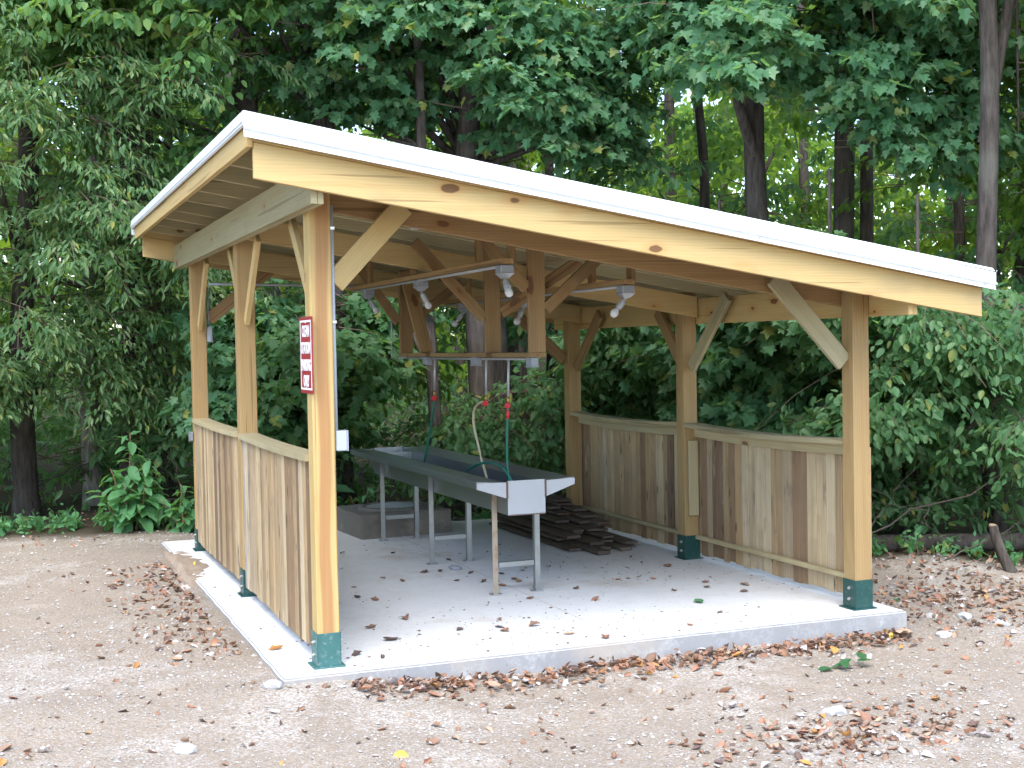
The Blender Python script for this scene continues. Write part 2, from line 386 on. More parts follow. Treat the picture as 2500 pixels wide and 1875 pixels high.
# value noise for terrain
_VG = {}
def vnoise(x, y, f, seed):
    if seed not in _VG: _VG[seed] = np.random.default_rng(seed).random((256, 256))
    G = _VG[seed]
    X = np.asarray(x) * f + 100.3; Y = np.asarray(y) * f + 57.7
    xi = np.floor(X).astype(int); yi = np.floor(Y).astype(int); fx = X - xi; fy = Y - yi
    fx = fx*fx*(3-2*fx); fy = fy*fy*(3-2*fy); g = lambda i, j: G[i % 256, j % 256]
    return (g(xi, yi)*(1-fx)+g(xi+1, yi)*fx)*(1-fy)+(g(xi, yi+1)*(1-fx)+g(xi+1, yi+1)*fx)*fy - .5
def sstep(v, a, b):
    t = np.clip((np.asarray(v, float) - a) / (b - a), 0, 1); return t*t*(3-2*t)
SX0, SX1, SY0, SY1 = -.25, 4.29, -.17, 6.05
def gz(x, y):
    x = np.asarray(x, float); y = np.asarray(y, float)
    z = -.145 + .105 * sstep(x, 1.6, -.3) * sstep(y, -3, .2) + .02 * sstep(y, 3, 7)
    z = z + .14 * np.exp(-(((x - 5.9) / .8)**2 + ((y - 1.7) / .9)**2)) + .05 * np.exp(-(((x + 1.7) / .8)**2 + ((y + .2) / .5)**2))
    d = np.hypot(x - 2, y); far = sstep(d, 12, 60)
    z = z + far * 2.2 + .05 * sstep(d, 6, 12) * vnoise(x, y, .5, 3)
    z = z + .05 * vnoise(x, y, .8, 1) + .03 * vnoise(x, y, 2.6, 2) + .016 * vnoise(x, y, 8, 4) + .008 * vnoise(x, y, 19, 5)
    ins = (x > SX0 - .04) & (x < SX1 + .04) & (y > SY0 - .04) & (y < SY1 + .04)
    z = np.where(ins, np.minimum(z, -.03), z)
    inn = (x > SX0 + .1) & (x < SX1 - .1) & (y > SY0 + .1) & (y < SY1 - .1)
    return np.where(inn, -.2, z)
def gzf(x, y): return float(gz(np.array([x]), np.array([y]))[0])

# ------------------------------------------------------------------ ground
xs = np.concatenate([[-500, -250, -120, -70, -45, -30, -20, -14, -10, -7.5, -6], np.arange(-4.6, 8.2, .064), [8.6, 9.2, 10, 11, 12.5, 15, 19, 25, 35, 50, 80, 140, 260, 500]])
ys = np.concatenate([[-500, -250, -120, -60, -30, -18, -12, -8.5, -6.5, -5, -4], np.arange(-3.4, 9.4, .064), [9.8, 10.4, 11.2, 12.2, 13.6, 15.5, 18, 22, 28, 36, 50, 80, 140, 260, 500]])
X, Y = np.meshgrid(xs, ys, indexing='xy'); Zg = gz(X, Y)
V = np.stack([X, Y, Zg], -1).reshape(-1, 3); nx, ny = len(xs), len(ys)
i, j = np.meshgrid(np.arange(nx - 1), np.arange(ny - 1), indexing='xy'); q = (j * nx + i).ravel()
ground = link(bpy.data.objects.new('ground', np_mesh('ground', V, np.stack([q, q+1, q+1+nx, q+nx], -1), ['ground'], smooth=True)))
tag(ground, 'gravel and bare dirt ground around the slab', None, None, 'structure')

# slab with uneven formed edges
bm = bmesh.new(); box_bm(SX1-SX0, SY1-SY0, .42, 0, ((SX0+SX1)/2, (SY0+SY1)/2, -.21), bm)
bmesh.ops.subdivide_edges(bm, edges=[e for e in bm.edges if abs((e.verts[0].co-e.verts[1].co).z) < .01], cuts=60, use_grid_fill=True)
bmesh.ops.bevel(bm, geom=[e for e in bm.edges if all(v.co.z > -.001 for v in e.verts) and len(e.link_faces) == 2 and abs(e.link_faces[0].normal.z - e.link_faces[1].normal.z) > .5], offset=.012, segments=2, affect='EDGES')
for v in bm.verts:
    edge = min(abs(v.co.x-SX0), abs(v.co.x-SX1), abs(v.co.y-SY0), abs(v.co.y-SY1))
    if edge < .02:
        v.co.x += float(vnoise(v.co.x*1, v.co.y+v.co.z*3, 7, 8))*.014; v.co.y += float(vnoise(v.co.x+v.co.z*3, v.co.y, 7, 9))*.014
bm.normal_update()
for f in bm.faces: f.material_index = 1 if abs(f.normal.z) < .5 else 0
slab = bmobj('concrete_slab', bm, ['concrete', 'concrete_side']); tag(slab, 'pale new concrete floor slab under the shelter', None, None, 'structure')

gx_, gy_ = np.meshgrid(np.linspace(SX0-.10, -.02, 14), np.linspace(3.2, 5.7, 60)); u_ = (gx_-SX0+.1)/(-.02-SX0+.1); w_ = np.sin(np.pi*(gy_-3.2)/2.5)
zz_ = .05*w_*(1-u_)**.6 + .03*vnoise(gx_, gy_, 9, 31) + .02*vnoise(gx_, gy_, 23, 32) - .012 - .03*(1-w_) - .06*(u_ < .1)
q_ = (np.arange(59)[:, None]*14 + np.arange(13)[None]).ravel()
so_ = link(bpy.data.objects.new('spilled_soil', np_mesh('spilled_soil', np.stack([gx_, gy_, zz_], -1).reshape(-1, 3), np.stack([q_, q_+1, q_+15, q_+14], -1), ['soil'], smooth=True))); tag(so_, 'brown soil washed over the left edge of the slab', None, None, 'stuff')

# ------------------------------------------------------------------ shelter
SH = empty('shelter', (0, 0, 0), 'open timber shelter with a sloping white metal roof and plank half walls', 'shelter')
PW = .14; W = 3.975; SL = .1618
LY = [0, 2.589, 5.209]; RY = [0, 2.531, 5.071]
def zt(x): return -SL * x
def rafter(name, x0, x1, y0, y1, zb, zt_, mat, parent=None, drop=0.0, slope=SL, cut=.0):
    """sloping member in the x direction with plumb-cut ends; zb/zt_ are heights at x = 0"""
    cx, cy = (x0+x1)/2, (y0+y1)/2; zc = (zb+zt_)/2 - slope*cx
    bm = box_bm(x1-x0, y1-y0, zt_-zb, .003)
    for v in bm.verts:
        v.co.z += -slope * v.co.x
    for v in bm.verts: v.co = Vector((v.co.x, v.co.z, -v.co.y))
    return bmobj(name, bm, mat, parent or SH, Matrix.Translation((cx, cy, zc)) @ Matrix.Rotation(rad(90), 4, 'X'))

def bracket(post, x, y, m):
    t = .006; h = .215; bm = bmesh.new(); o = PW/2 + t/2 + .001
    for c, s in (((-o, 0, h/2), (t, PW+2*t, h)), ((o, 0, h/2), (t, PW+2*t, h)), ((0, -o, h/2), (PW, t, h)), ((0, o, h/2), (PW, t, h)), ((0, 0, .005), (PW+.06, PW+.05, .009))):
        box_bm(*s, .001, c, bm)
    bmobj('bracket', bm, m, post, Matrix.Translation((x, y, 0)))
    for z in (.075, .155):
        for sx in (-1, 1):
            b2 = bmesh.new(); bmesh.ops.create_cone(b2, cap_ends=True, segments=6, radius1=.013, radius2=.012, depth=.012, matrix=Matrix.Rotation(rad(90), 4, 'Y'))
            bmesh.ops.create_cone(b2, cap_ends=True, segments=8, radius1=.006, radius2=.006, depth=.03, matrix=Matrix.Rotation(rad(90), 4, 'Y'))
            bmobj('bolt', b2, 'bolt', post, Matrix.Translation((x + sx*(PW/2+t+.007), y - .012, z)))
for side, ysl in ((0, LY), (1, RY)):
    for k, y in enumerate(ysl):
        x = PW/2 + side * W; top = 3.04 - SL * x - (.0 if k == 0 else 0)
        if side == 1: top = 2.42
        yc = y + PW/2
        mt = 'post_heart' if (side == 0 and k == 0) else 'post'
        p = board('post', SH, (x, yc, .012), (x, yc, top), PW, PW - .001, mt, up=(1, 0, 0), bev=.005)
        bracket(p, x, yc, 'green_light' if side == 0 and k == 0 else 'green')
# paired beams outside the posts
for x0, zb, zt2, m in ((-.083, 2.812, 3.045, 'pine_green'), (W+PW+.003, 2.135, 2.365, 'pine')):
    for k in range(2):
        xx = x0 + .02 + k * .0405
        board('beam', SH, (xx, -.445 + .004*k, (zb+zt2)/2), (xx, 5.80, (zb+zt2)/2), zt2-zb, .038, m)
# roof members that follow the slope
XL, XR = -.414, 4.716
fly = rafter('fly_rafter', XL, XR, -.492, -.452, 2.877, 3.082, 'pine')
rafter('fly_rafter', XL+.03, XR, 5.82, 5.86, 2.877, 3.082, 'pine')
rafter('barge_strip', XL-.005, XR-.02, -.500, -.455, 3.084, 3.20, 'pine'); rafter('barge_strip', XL, XR-.02, 5.815, 5.862, 3.084, 3.20, 'pine')
for y in (.4, 1.1, 1.8, 2.45, 3.2, 3.87, 4.5, 5.15): rafter('rafter', XL+.005, XR-.03, y-.02, y+.02, 3.072, 3.195, 'pine_green')
for y0 in (PW+.003, 2.531-.042, 5.071-.042): rafter('tie_rafter', .0 + (.14 if y0 > 3 else 0), W+PW-.006, y0, y0+.038, 2.858, 3.045, 'pine_inner' if y0 < 1 else 'pine')
board('fascia', SH, (XL-.022, -.50, 3.195), (XL-.022, 5.87, 3.195), .155, .036, 'pine')
board('fascia', SH, (XR-.005, -.45, 2.37), (XR-.005, 5.87, 2.37), .12, .036, 'pine')
# ribbed metal sheets laid down the slope
RX0, RX1 = -.465, 4.775
ywid = 6.5/7
for k in range(7):
    y0 = -.555 + k*ywid; prof = []
    for r in range(4):
        yb = y0 + r*ywid/4
        prof += [(yb, 0), (yb+.018, .02), (yb+.042, .02), (yb+.06, 0)]
    prof.append((y0+ywid, 0))
    bm = bmesh.new(); rows = []
    for x in (RX0, RX1):
        rows.append([bm.verts.new((x, yy, 3.208 - SL*x + zz + .0015*(k % 2))) for yy, zz in prof])
    fs = [bm.faces.new((rows[0][q], rows[0][q+1], rows[1][q+1], rows[1][q])) for q in range(len(prof)-1)]
    r_ = bmesh.ops.extrude_face_region(bm, geom=fs)
    for v in [g for g in r_['geom'] if isinstance(g, bmesh.types.BMVert)]: v.co.z -= .0012
    bmesh.ops.recalc_face_normals(bm, faces=bm.faces[:])
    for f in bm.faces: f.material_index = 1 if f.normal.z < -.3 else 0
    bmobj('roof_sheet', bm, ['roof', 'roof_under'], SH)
# front rake trim: face, folded rib and lower lip
def prism(name, pts0, pts1, mat, parent=SH):
    bm = bmesh.new(); a = [bm.verts.new(p) for p in pts0]; b = [bm.verts.new(p) for p in pts1]; n = len(a)
    for k in range(n): bm.faces.new((a[k], a[(k+1) % n], b[(k+1) % n], b[k]))
    bm.faces.new(a[::-1]); bm.faces.new(b); bmesh.ops.recalc_face_normals(bm, faces=bm.faces[:])
    return bmobj(name, bm, mat, parent)
def rake(y, s, name):
    def ring(x, zt3, zb3):
        h = zt3 - zb3; m = zb3 + h*.33
        yz = [(0, zt3), (-s*.012*0, m + .012), (-s*.016, m + .006), (-s*.016, m - .004), (s*.004, m - .010), (0, zb3), (-s*.010, zb3 - .002), (s*.012, zb3+.006), (s*.012, zt3-.006), (s*.11, zt3 - .006), (s*.11, zt3)]
        return [(x, y + a, z) for a, z in yz]
    return prism(name, ring(RX0-.012, 3.312, 3.168), ring(RX1+.005, 2.425, 2.302), 'roof')
tr = rake(-.562, 1, 'rake_trim'); rake(5.97, -1, 'rake_trim')
for k in range(9):
    x = -.2 + k*.61; b2 = bmesh.new(); bmesh.ops.create_cone(b2, cap_ends=True, segments=6, radius1=.007, radius2=.006, depth=.008, matrix=Matrix.Rotation(rad(90), 4, 'X'))
    t = (x-RX0)/(RX1-RX0); bmobj('screw', b2, 'bolt', tr, Matrix.Translation((x, -.568, (3.168+.022)*(1-t)+(2.302+.02)*t)))
prism('eave_trim', [(RX0-.014, -.56, z) for z in ()] or [(RX0-.016, -.552, 3.306), (RX0-.016, -.552, 3.235), (RX0-.004, -.552, 3.228), (RX0+.004, -.552, 3.306)], [(RX0-.016, 5.965, 3.306), (RX0-.016, 5.965, 3.235), (RX0-.004, 5.965, 3.228), (RX0+.004, 5.965, 3.306)], 'roof')
prism('eave_trim', [(RX0-.022, -.55, 3.262), (RX0-.022, -.55, 3.250), (RX0-.0165, -.55, 3.245), (RX0-.0165, -.55, 3.267)], [(RX0-.022, 5.96, 3.262), (RX0-.022, 5.96, 3.250), (RX0-.0165, 5.96, 3.245), (RX0-.0165, 5.96, 3.267)], 'roof')
prism('top_cap', [(RX0-.014, -.55, 3.312), (RX0-.014, -.55, 3.308), (RX0+.12, -.55, 3.26), (RX0+.12, -.55, 3.27)], [(RX0-.014, 5.96, 3.312), (RX0-.014, 5.96, 3.308), (RX0+.12, 5.96, 3.26), (RX0+.12, 5.96, 3.27)], 'roof')

# knee braces
def brace(a, b, m='pine', w=.135, t=.038, up=None):
    a = Vector(a); b = Vector(b); d = (b - a).normalized()
    side = Vector((1, 0, 0)) if abs(d.x) < .2 else Vector((0, 1, 0))
    upn = d.cross(side).normalized()
    return board('knee_brace', SH, a, b, w, t, m, up=upn)
brace((.17, .075, 2.38), (.63, .075, 2.87), 'pine', .14)
brace((3.95, .075, 1.80), (3.36, .075, 2.42), 'pine_green', .135)
brace((.0+.07, .20, 2.22), (.07, .80, 2.83), 'pine', .09)
brace((.07, 2.70, 2.20), (.07, 3.30, 2.83), 'pine', .09)
brace((.07, 2.58, 2.20), (.07, 2.02, 2.82), 'pine', .09)
brace((.07, 5.18, 2.20), (.07, 4.62, 2.82), 'pine', .09)
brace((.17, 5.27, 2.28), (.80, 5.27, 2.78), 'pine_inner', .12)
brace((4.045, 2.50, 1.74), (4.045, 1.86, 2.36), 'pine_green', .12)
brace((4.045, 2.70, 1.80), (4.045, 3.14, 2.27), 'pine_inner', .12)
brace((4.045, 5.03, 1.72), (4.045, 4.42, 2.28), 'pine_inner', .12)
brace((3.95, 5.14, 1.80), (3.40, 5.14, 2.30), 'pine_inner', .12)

# left half wall
wallL = link(bpy.data.objects.new('half_wall', None), SH, Matrix.Translation((.05, 2.6, 0))); tag(wallL, 'weathered plank half wall facing the dirt yard')
def wall_boards(parent, x, y0, y1, zb, ztop, seed, t=.02):
    rr = random.Random(seed); y = y0 + .002
    while y < y1 - .03:
        wd = rr.choice((.075, .09, .1, .115, .13, .14)); wd = min(wd, y1 - y - .002)
        if y1 - y - wd < .05: wd = y1 - y - .002
        dz = rr.uniform(-.012, .012); dx = rr.uniform(-.004, .004)
        o = board('plank', parent, (x+dx, y+wd/2, zb+dz), (x+dx, y+wd/2, ztop), wd-.005, t+rr.uniform(-.003, .003), 'barn', up=(0, 1, 0), bev=.002)
        y += wd
for k in range(2):
    y0, y1 = LY[k]+PW, LY[k+1]
    wall_boards(wallL, .018, y0, y1, .085, 1.272, 20+k)
    board('top_rail', wallL, (.055, y0+.001, 1.292), (.055, y1-.001, 1.292), .038, .155, 'rail', sag=.012)
    board('nailer', wallL, (.050, y0+.001, 1.225), (.050, y1-.001, 1.225), .085, .036, 'rail')
    board('nailer', wallL, (.050, y0+.001, .28), (.050, y1-.001, .28), .085, .036, 'rail')
wallR = link(bpy.data.objects.new('half_wall', None), SH, Matrix.Translation((4.09, 2.6, 0))); tag(wallR, 'plank half wall seen from inside, beside the lumber pile')
wall_boards(wallR, W+PW+.0145, .02, 5.19, .045, 1.18, 31)
for k in range(2):
    y0, y1 = RY[k]+PW, RY[k+1]
    board('top_rail', wallR, (W+.075, y0+.001, 1.222), (W+.075, y1-.001, 1.222), .038, .15, 'rail', sag=.028)
    board('nailer', wallR, (W+.118, y0+.001, 1.158), (W+.118, y1-.001, 1.158), .085, .036, 'rail', sag=.024)
    board('lower_rail', wallR, (W+.118, y0+.001, .20), (W+.118, y1-.001, .20), .038, .038, 'rail')
board('cleat', wallR, (4.05, 2.505, .40), (4.05, 2.505, 1.08), .095, .02, 'rail', up=(1, 0, 0))

# hanging frame over the table
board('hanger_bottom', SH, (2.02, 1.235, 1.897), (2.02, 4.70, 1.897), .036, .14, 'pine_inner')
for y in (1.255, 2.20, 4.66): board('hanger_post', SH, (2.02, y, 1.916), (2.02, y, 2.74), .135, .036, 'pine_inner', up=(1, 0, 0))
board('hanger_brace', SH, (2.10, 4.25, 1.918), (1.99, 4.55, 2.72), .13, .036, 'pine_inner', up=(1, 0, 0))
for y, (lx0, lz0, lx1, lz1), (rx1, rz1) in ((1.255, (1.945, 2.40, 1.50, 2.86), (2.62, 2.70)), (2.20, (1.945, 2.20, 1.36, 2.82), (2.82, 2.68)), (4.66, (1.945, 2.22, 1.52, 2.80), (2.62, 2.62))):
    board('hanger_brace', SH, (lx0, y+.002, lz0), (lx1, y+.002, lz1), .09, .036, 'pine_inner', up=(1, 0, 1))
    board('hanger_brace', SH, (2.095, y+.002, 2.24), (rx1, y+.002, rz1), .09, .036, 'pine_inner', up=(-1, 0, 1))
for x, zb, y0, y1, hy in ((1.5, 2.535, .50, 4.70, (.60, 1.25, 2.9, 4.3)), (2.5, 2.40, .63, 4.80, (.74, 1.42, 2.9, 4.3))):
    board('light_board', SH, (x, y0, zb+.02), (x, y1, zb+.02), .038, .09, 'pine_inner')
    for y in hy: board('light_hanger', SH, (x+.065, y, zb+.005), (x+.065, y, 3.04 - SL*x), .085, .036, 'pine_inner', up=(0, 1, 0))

# ------------------------------------------------------------------ electrics and plumbing
def fixture(x, y, z, tilt, label):
    """grey box under the light board with a swivelling lampholder and bulb"""
    e = empty('light_fixture', (x, y, z), label, 'light fixture', 'bulb fixtures under the light boards')
    boxo('junction_box', e, (x, y, z-.028), (.10, .11, .055), 'pvc', .006)
    bm = bmesh.new(); bmesh.ops.create_cone(bm, cap_ends=True, segments=4, radius1=.03, radius2=.078, depth=.035, matrix=Matrix.Translation((0, 0, -.0175)) @ Matrix.Rotation(rad(45), 4, 'Z'))
    bmobj('cover', bm, 'galv', e, Matrix.Translation((x, y, z-.057)))
    R = Matrix.Translation((x, y, z-.09)) @ Matrix.Rotation(rad(tilt[0]), 4, 'Y') @ Matrix.Rotation(rad(tilt[1]), 4, 'X') @ Matrix.Diagonal((.85, .85, .85, 1))
    bm = bmesh.new(); bmesh.ops.create_cone(bm, cap_ends=True, segments=10, radius1=.011, radius2=.011, depth=.04, matrix=Matrix.Translation((0, 0, -.012)))
    bmesh.ops.create_uvsphere(bm, u_segments=10, v_segments=6, radius=.015)
    bmobj('swivel', bm, 'galv', e, R, True)
    prof = [(0, -.028), (.019, -.028), (.026, -.036), (.029, -.06), (.030, -.105), (.031, -.112), (.026, -.114), (0, -.114)]
    def lathe(name, prof, mat, seg=16):
        bm = bmesh.new(); rings = []
        for r, z2 in prof: rings.append([bm.verts.new((r*math.cos(2*math.pi*k/seg), r*math.sin(2*math.pi*k/seg), z2)) for k in range(seg)])
        for a, b in zip(rings, rings[1:]):
            for k in range(seg): bm.faces.new((a[k], a[(k+1) % seg], b[(k+1) % seg], b[k]))
        bmesh.ops.remove_doubles(bm, verts=bm.verts[:], dist=1e-5); bmesh.ops.recalc_face_normals(bm, faces=bm.faces[:])
        return bmobj(name, bm, mat, e, R, True)
    lathe('lampholder', prof, 'galv')
    lathe('bulb', [(0, -.113), (.014, -.113), (.016, -.122), (.024, -.135), (.033, -.152), (.036, -.168), (.033, -.184), (.024, -.197), (.011, -.205), (0, -.207)], 'bulb')
fixture(1.5, .56, 2.53, (4, -42), 'near bulb fixture on the higher light board, pointing down toward the front')
fixture(1.5, 2.49, 2.53, (-30, 12), 'middle bulb fixture on the higher light board, tilted toward the table')
fixture(1.5, 4.14, 2.53, (-36, 14), 'far bulb fixture on the higher light board, near the back')
fixture(2.5, .70, 2.395, (38, 6), 'near bulb fixture on the lower light board, tilted toward the table')
fixture(2.5, 2.69, 2.395, (26, 6), 'middle bulb fixture on the lower light board, behind the hanger posts')
fixture(2.5, 4.27, 2.395, (38, 8), 'far bulb fixture on the lower light board, above the back trees')
for x, zb, y0, y1, nm in ((1.5, 2.522, .56, 4.64, 'higher'), (2.5, 2.387, .7, 4.74, 'lower')):
    c = tube('conduit', None, [(x-.03, y0, zb), (x-.03, (y0+y1)/2, zb-.001), (x-.03, y1, zb)], .0115, 'galv'); tag(c, f'straight grey conduit running under the {nm} light board', 'conduit')
c = tube('conduit', None, [(2.02, 1.30, 1.866), (2.02, 3, 1.864), (2.02, 4.95, 1.866), (2.02, 5.0, 1.87)], .0115, 'galv'); tag(c, 'grey water pipe under the hanging frame above the table', 'pipe')
for y, lab in ((1.27, 'grey outlet box at the near end of the hanging frame'), (2.52, 'grey outlet box under the middle of the hanging frame'), (3.88, 'grey outlet box under the far part of the hanging frame')):
    e = empty('outlet_box', (1.985, y, 1.83), lab, 'outlet box', 'boxes under the hanging frame')
    boxo('body', e, (1.985, y, 1.845), (.06, .115, .066), 'pvc', .004); boxo('cover', e, (1.985, y, 1.808), (.068, .125, .009), 'pvc', .002)
def hose(y, label, col, path, valve, body):
    e = empty('water_hose', (2.03, y, 1.86), label, 'hose', 'hoses hanging over the table')
    tube('drop_pipe', e, [(2.035, y, 1.872), (2.035, y+.02, 1.70), (2.035, y+.03, 1.555)], .0105, 'galv')
    tube('coupling', e, [(2.035, y+.03, 1.558), (2.035, y+.032, 1.50)], .014, 'brass', 8)
    b2 = bmesh.new(); bmesh.ops.create_cone(b2, cap_ends=True, segments=12, radius1=.024, radius2=.024, depth=.018, matrix=Matrix.Rotation(rad(75), 4, 'X'))
    bmobj('valve_handle', b2, 'red_valve', e, Matrix.Translation((2.02, y+.01, 1.487)))
    if body: tube('hose_nozzle', e, [(2.035, y+.03, 1.45), (2.034, y+.05, 1.38)], [.014, .017], 'red_valve', 8)
    tube('hose', e, path, .0115, col, 8)
hose(1.885, 'green hose with red valve coiling onto the near end of the table', 'hose_green', bez((2.035, 1.915, 1.50), (2.03, 1.94, 1.3), (2.02, 1.95, 1.1), (2.03, 1.93, .895), 10) + bez((2.04, 1.9, .84), (2.06, 1.80, .76), (2.03, 1.78, .84), (2.0, 1.86, .94), 8) + bez((1.99, 1.95, .985), (1.97, 2.15, 1.04), (1.94, 2.4, 1.0), (1.91, 2.58, .915), 8), 'red', True)
hose(2.40, 'tan hose bowing outward above the middle of the table', 'hose_tan', bez((2.035, 2.43, 1.50), (2.0, 2.70, 1.50), (1.99, 2.70, 1.35), (2.02, 2.62, 1.15), 12) + bez((2.025, 2.58, 1.06), (2.03, 2.54, .98), (2.035, 2.5, .92), (2.04, 2.46, .85), 5), 'red', False)
hose(3.79, 'green hose hanging straight over the far part of the table', 'hose_green', bez((2.035, 3.82, 1.50), (2.03, 3.9, 1.3), (2.02, 3.98, 1.1), (2.0, 4.08, .87), 12), 'red', False)
c = tube('hanging_rod', None, [(2.0, 5.1, 2.30), (2.0, 5.11, 1.86)], .008, 'pvc_light'); tag(c, 'thin pale rod hanging behind the far end of the frame', 'rod')
c = tube('water_pipe', None, [(.145, 5.03, 2.62), (.6, 5.022, 2.615), (1.2, 5.015, 2.605), (1.95, 5.015, 2.60)], .012, 'galv'); tag(c, 'grey pipe running along the back tie rafter from the corner post', 'pipe')
e = empty('meter_box', (.165, 5.22, 2.06), 'small pale box on the far left corner post with pipe', 'box')
boxo('box', e, (.166, 5.26, 2.135), (.045, .09, .15), 'pvc_light', .006); tube('riser', e, [(.165, 5.26, 2.21), (.165, 5.26, 2.60)], .012, 'galv'); boxo('cover', e, (.192, 5.26, 2.135), (.006, .096, .156), 'pvc_light', .001)
e = empty('switch_box', (.165, .06, 1.34), 'pale grey switch box with conduit on the near corner post', 'switch box')
boxo('box', e, (.185, .065, 1.40), (.072, .09, .125), 'pvc_light', .006); boxo('lid', e, (.2245, .065, 1.40), (.006, .094, .129), 'pvc_light', .001)
tube('conduit', e, [(.158, .055, 1.46), (.158, .055, 2.2), (.158, .055, 2.86)], .013, 'pvc_light')
for z in (2.14, 2.72): boxo('strap', e, (.158, .055, z), (.036, .04, .022), 'bolt', .003)
boxo('toggle', e, (.231, .065, 1.40), (.012, .012, .02), 'white', .002)
e = empty('outside_box', (-.02, 5.28, 1.14), 'pale box on the outer side of the far left post', 'box')
boxo('box', e, (-.022, 5.29, 1.13), (.036, .05, .09), 'pvc', .006); boxo('lid', e, (-.043, 5.29, 1.13), (.005, .056, .096), 'pvc', .001)
e = empty('flood_light', (.75, .24, 2.73), 'small grey lamp box under the front tie rafter', 'lamp')
boxo('box', e, (.75, .21, 2.76), (.055, .05, .05), 'pvc_light', .008); boxo('mount', e, (.75, .187, 2.775), (.03, .008, .03), 'galv', .002)

# sign
def text_mesh(txt, size, sx=1.0):
    c = bpy.data.curves.new('t', 'FONT'); c.body = txt; c.size = size; c.align_x = 'CENTER'; c.extrude = .0008; c.offset = .004
    o = bpy.data.objects.new('t', c); COL.objects.link(o); dg = bpy.context.evaluated_depsgraph_get(); dg.update()
    me = bpy.data.meshes.new_from_object(o.evaluated_get(dg)); bpy.data.objects.remove(o); bpy.data.curves.remove(c); return me
SG = empty('parking_sign', (-.012, .10, 1.70), 'red sign with white border reading CLEAN STATION PARKING ONLY on the corner post', 'sign')
RS = Matrix.Translation((-.006, .098, 1.937)) @ Matrix(((0, 0, -1, 0), (-1, 0, 0, 0), (0, 1, 0, 0), (0, 0, 0, 1)))   # local x -> -y, local y -> z, local z -> -x
SWD, SHT = .345, .475
bm = box_bm(SWD, SHT, .006, .0015); bmobj('plate', bm, 'red', SG, RS)
bm = bmesh.new(); bw = .012; i0, i1 = SWD/2-.022, SHT/2-.022
for c, s in (((0, i1-bw/2, 0), (2*i0, bw, .0016)), ((0, -i1+bw/2, 0), (2*i0, bw, .0016)), ((-i0+bw/2, 0, 0), (bw, 2*(i1-bw), .0016)), ((i0-bw/2, 0, 0), (bw, 2*(i1-bw), .0016))): box_bm(*s, 0, (c[0], c[1], .0045), bm)
bmobj('border', bm, 'white', SG, RS)
for kx, (tx, yy, ww) in enumerate((('CLEAN', .112, .20), ('STATION', .008, .245), ('PARKING', -.098, .258), ('ONLY', -.196, .155))):
    me = text_mesh(tx, .1); vs = np.array([v.co for v in me.vertices]); wx = vs[:, 0].max()-vs[:, 0].min(); hh = vs[:, 1].max()-vs[:, 1].min()
    for v in me.vertices: v.co = Vector(((v.co.x - (vs[:, 0].max()+vs[:, 0].min())/2)*ww/wx, (v.co.y - vs[:, 1].min())*.073/hh + yy, v.co.z*1.0 + .0045))
    me.materials.append(MAT['white']); o = link(bpy.data.objects.new('lettering', me), SG, RS); o['label'] = 'white capitals reading ' + tx
for yy in (.20, -.205):
    b2 = bmesh.new(); bmesh.ops.create_cone(b2, cap_ends=True, segments=8, radius1=.006, radius2=.005, depth=.004); bmobj('screw', b2, 'bolt', SG, RS @ Matrix.Translation((0, yy, .005)))

# ------------------------------------------------------------------ wash table
T = empty('wash_table', (2.02, 3.4, 0), 'long stainless steel trough table with angle iron legs on the slab', 'table')
TY0, TY1 = 1.50, 5.35; x0, x1, xa, xb = 1.60, 2.42, 1.855, 2.165; TZ = .925
def quadstrip(name, sec, mat, y0=TY0, y1=TY1, thick=.004, sm=False):
    bm = bmesh.new(); a = [bm.verts.new((x, y0, z)) for x, z in sec]; b = [bm.verts.new((x, y1, z)) for x, z in sec]
    for k in range(len(sec)-1): bm.faces.new((a[k], a[k+1], b[k+1], b[k]))
    bmesh.ops.recalc_face_normals(bm, faces=bm.faces[:])
    o = bmobj(name, bm, mat, T); md = o.modifiers.new('s', 'SOLIDIFY'); md.thickness = thick; md.offset = 0; return o
quadstrip('wing', [(x0, .872), (x0, TZ), (x0+.01, TZ+.002), (xa, .905)], 'steel')
quadstrip('wing', [(x1, .872), (x1, TZ), (x1-.01, TZ+.002), (xb, .905)], 'steel')
quadstrip('wing_underside', [(x0+.004, .874), (xa-.003, .79)], 'steel'); quadstrip('wing_underside', [(x1-.004, .874), (xb+.003, .79)], 'steel')
quadstrip('trough', [(xa, .904), (xa, .66), (xb, .66), (xb, .904)], 'steel')
for y, sg in ((TY0, -1), (TY1, 1)):
    yy = y + sg*.003
    prism('end_panel', [(xa-.002, yy, .655), (xb+.002, yy, .655), (xb+.002, yy, .925), (xa-.002, yy, .925)], [(xa-.002, yy+sg*.004, .655), (xb+.002, yy+sg*.004, .655), (xb+.002, yy+sg*.004, .925), (xa-.002, yy+sg*.004, .925)], 'steel_end', T)
    for xo, xi in ((x0, xa-.012), (x1, xb+.012)):
        prism('wing_end', [(xo, yy, .873), (xi, yy, .79), (xi, yy, .915), (xo, yy, .922)], [(xo, yy+sg*.004, .873), (xi, yy+sg*.004, .79), (xi, yy+sg*.004, .915), (xo, yy+sg*.004, .922)], 'steel_end', T)
        boxo('weld_seam', T, ((xi+ (xa if xo < 2 else xb))/2, yy+sg*.002, .855), (.017, .010, .13), 'weld', .001)
    boxo('weld_seam', T, (2.01, yy+sg*.0045, .657), (.31, .005, .009), 'weld', .001)
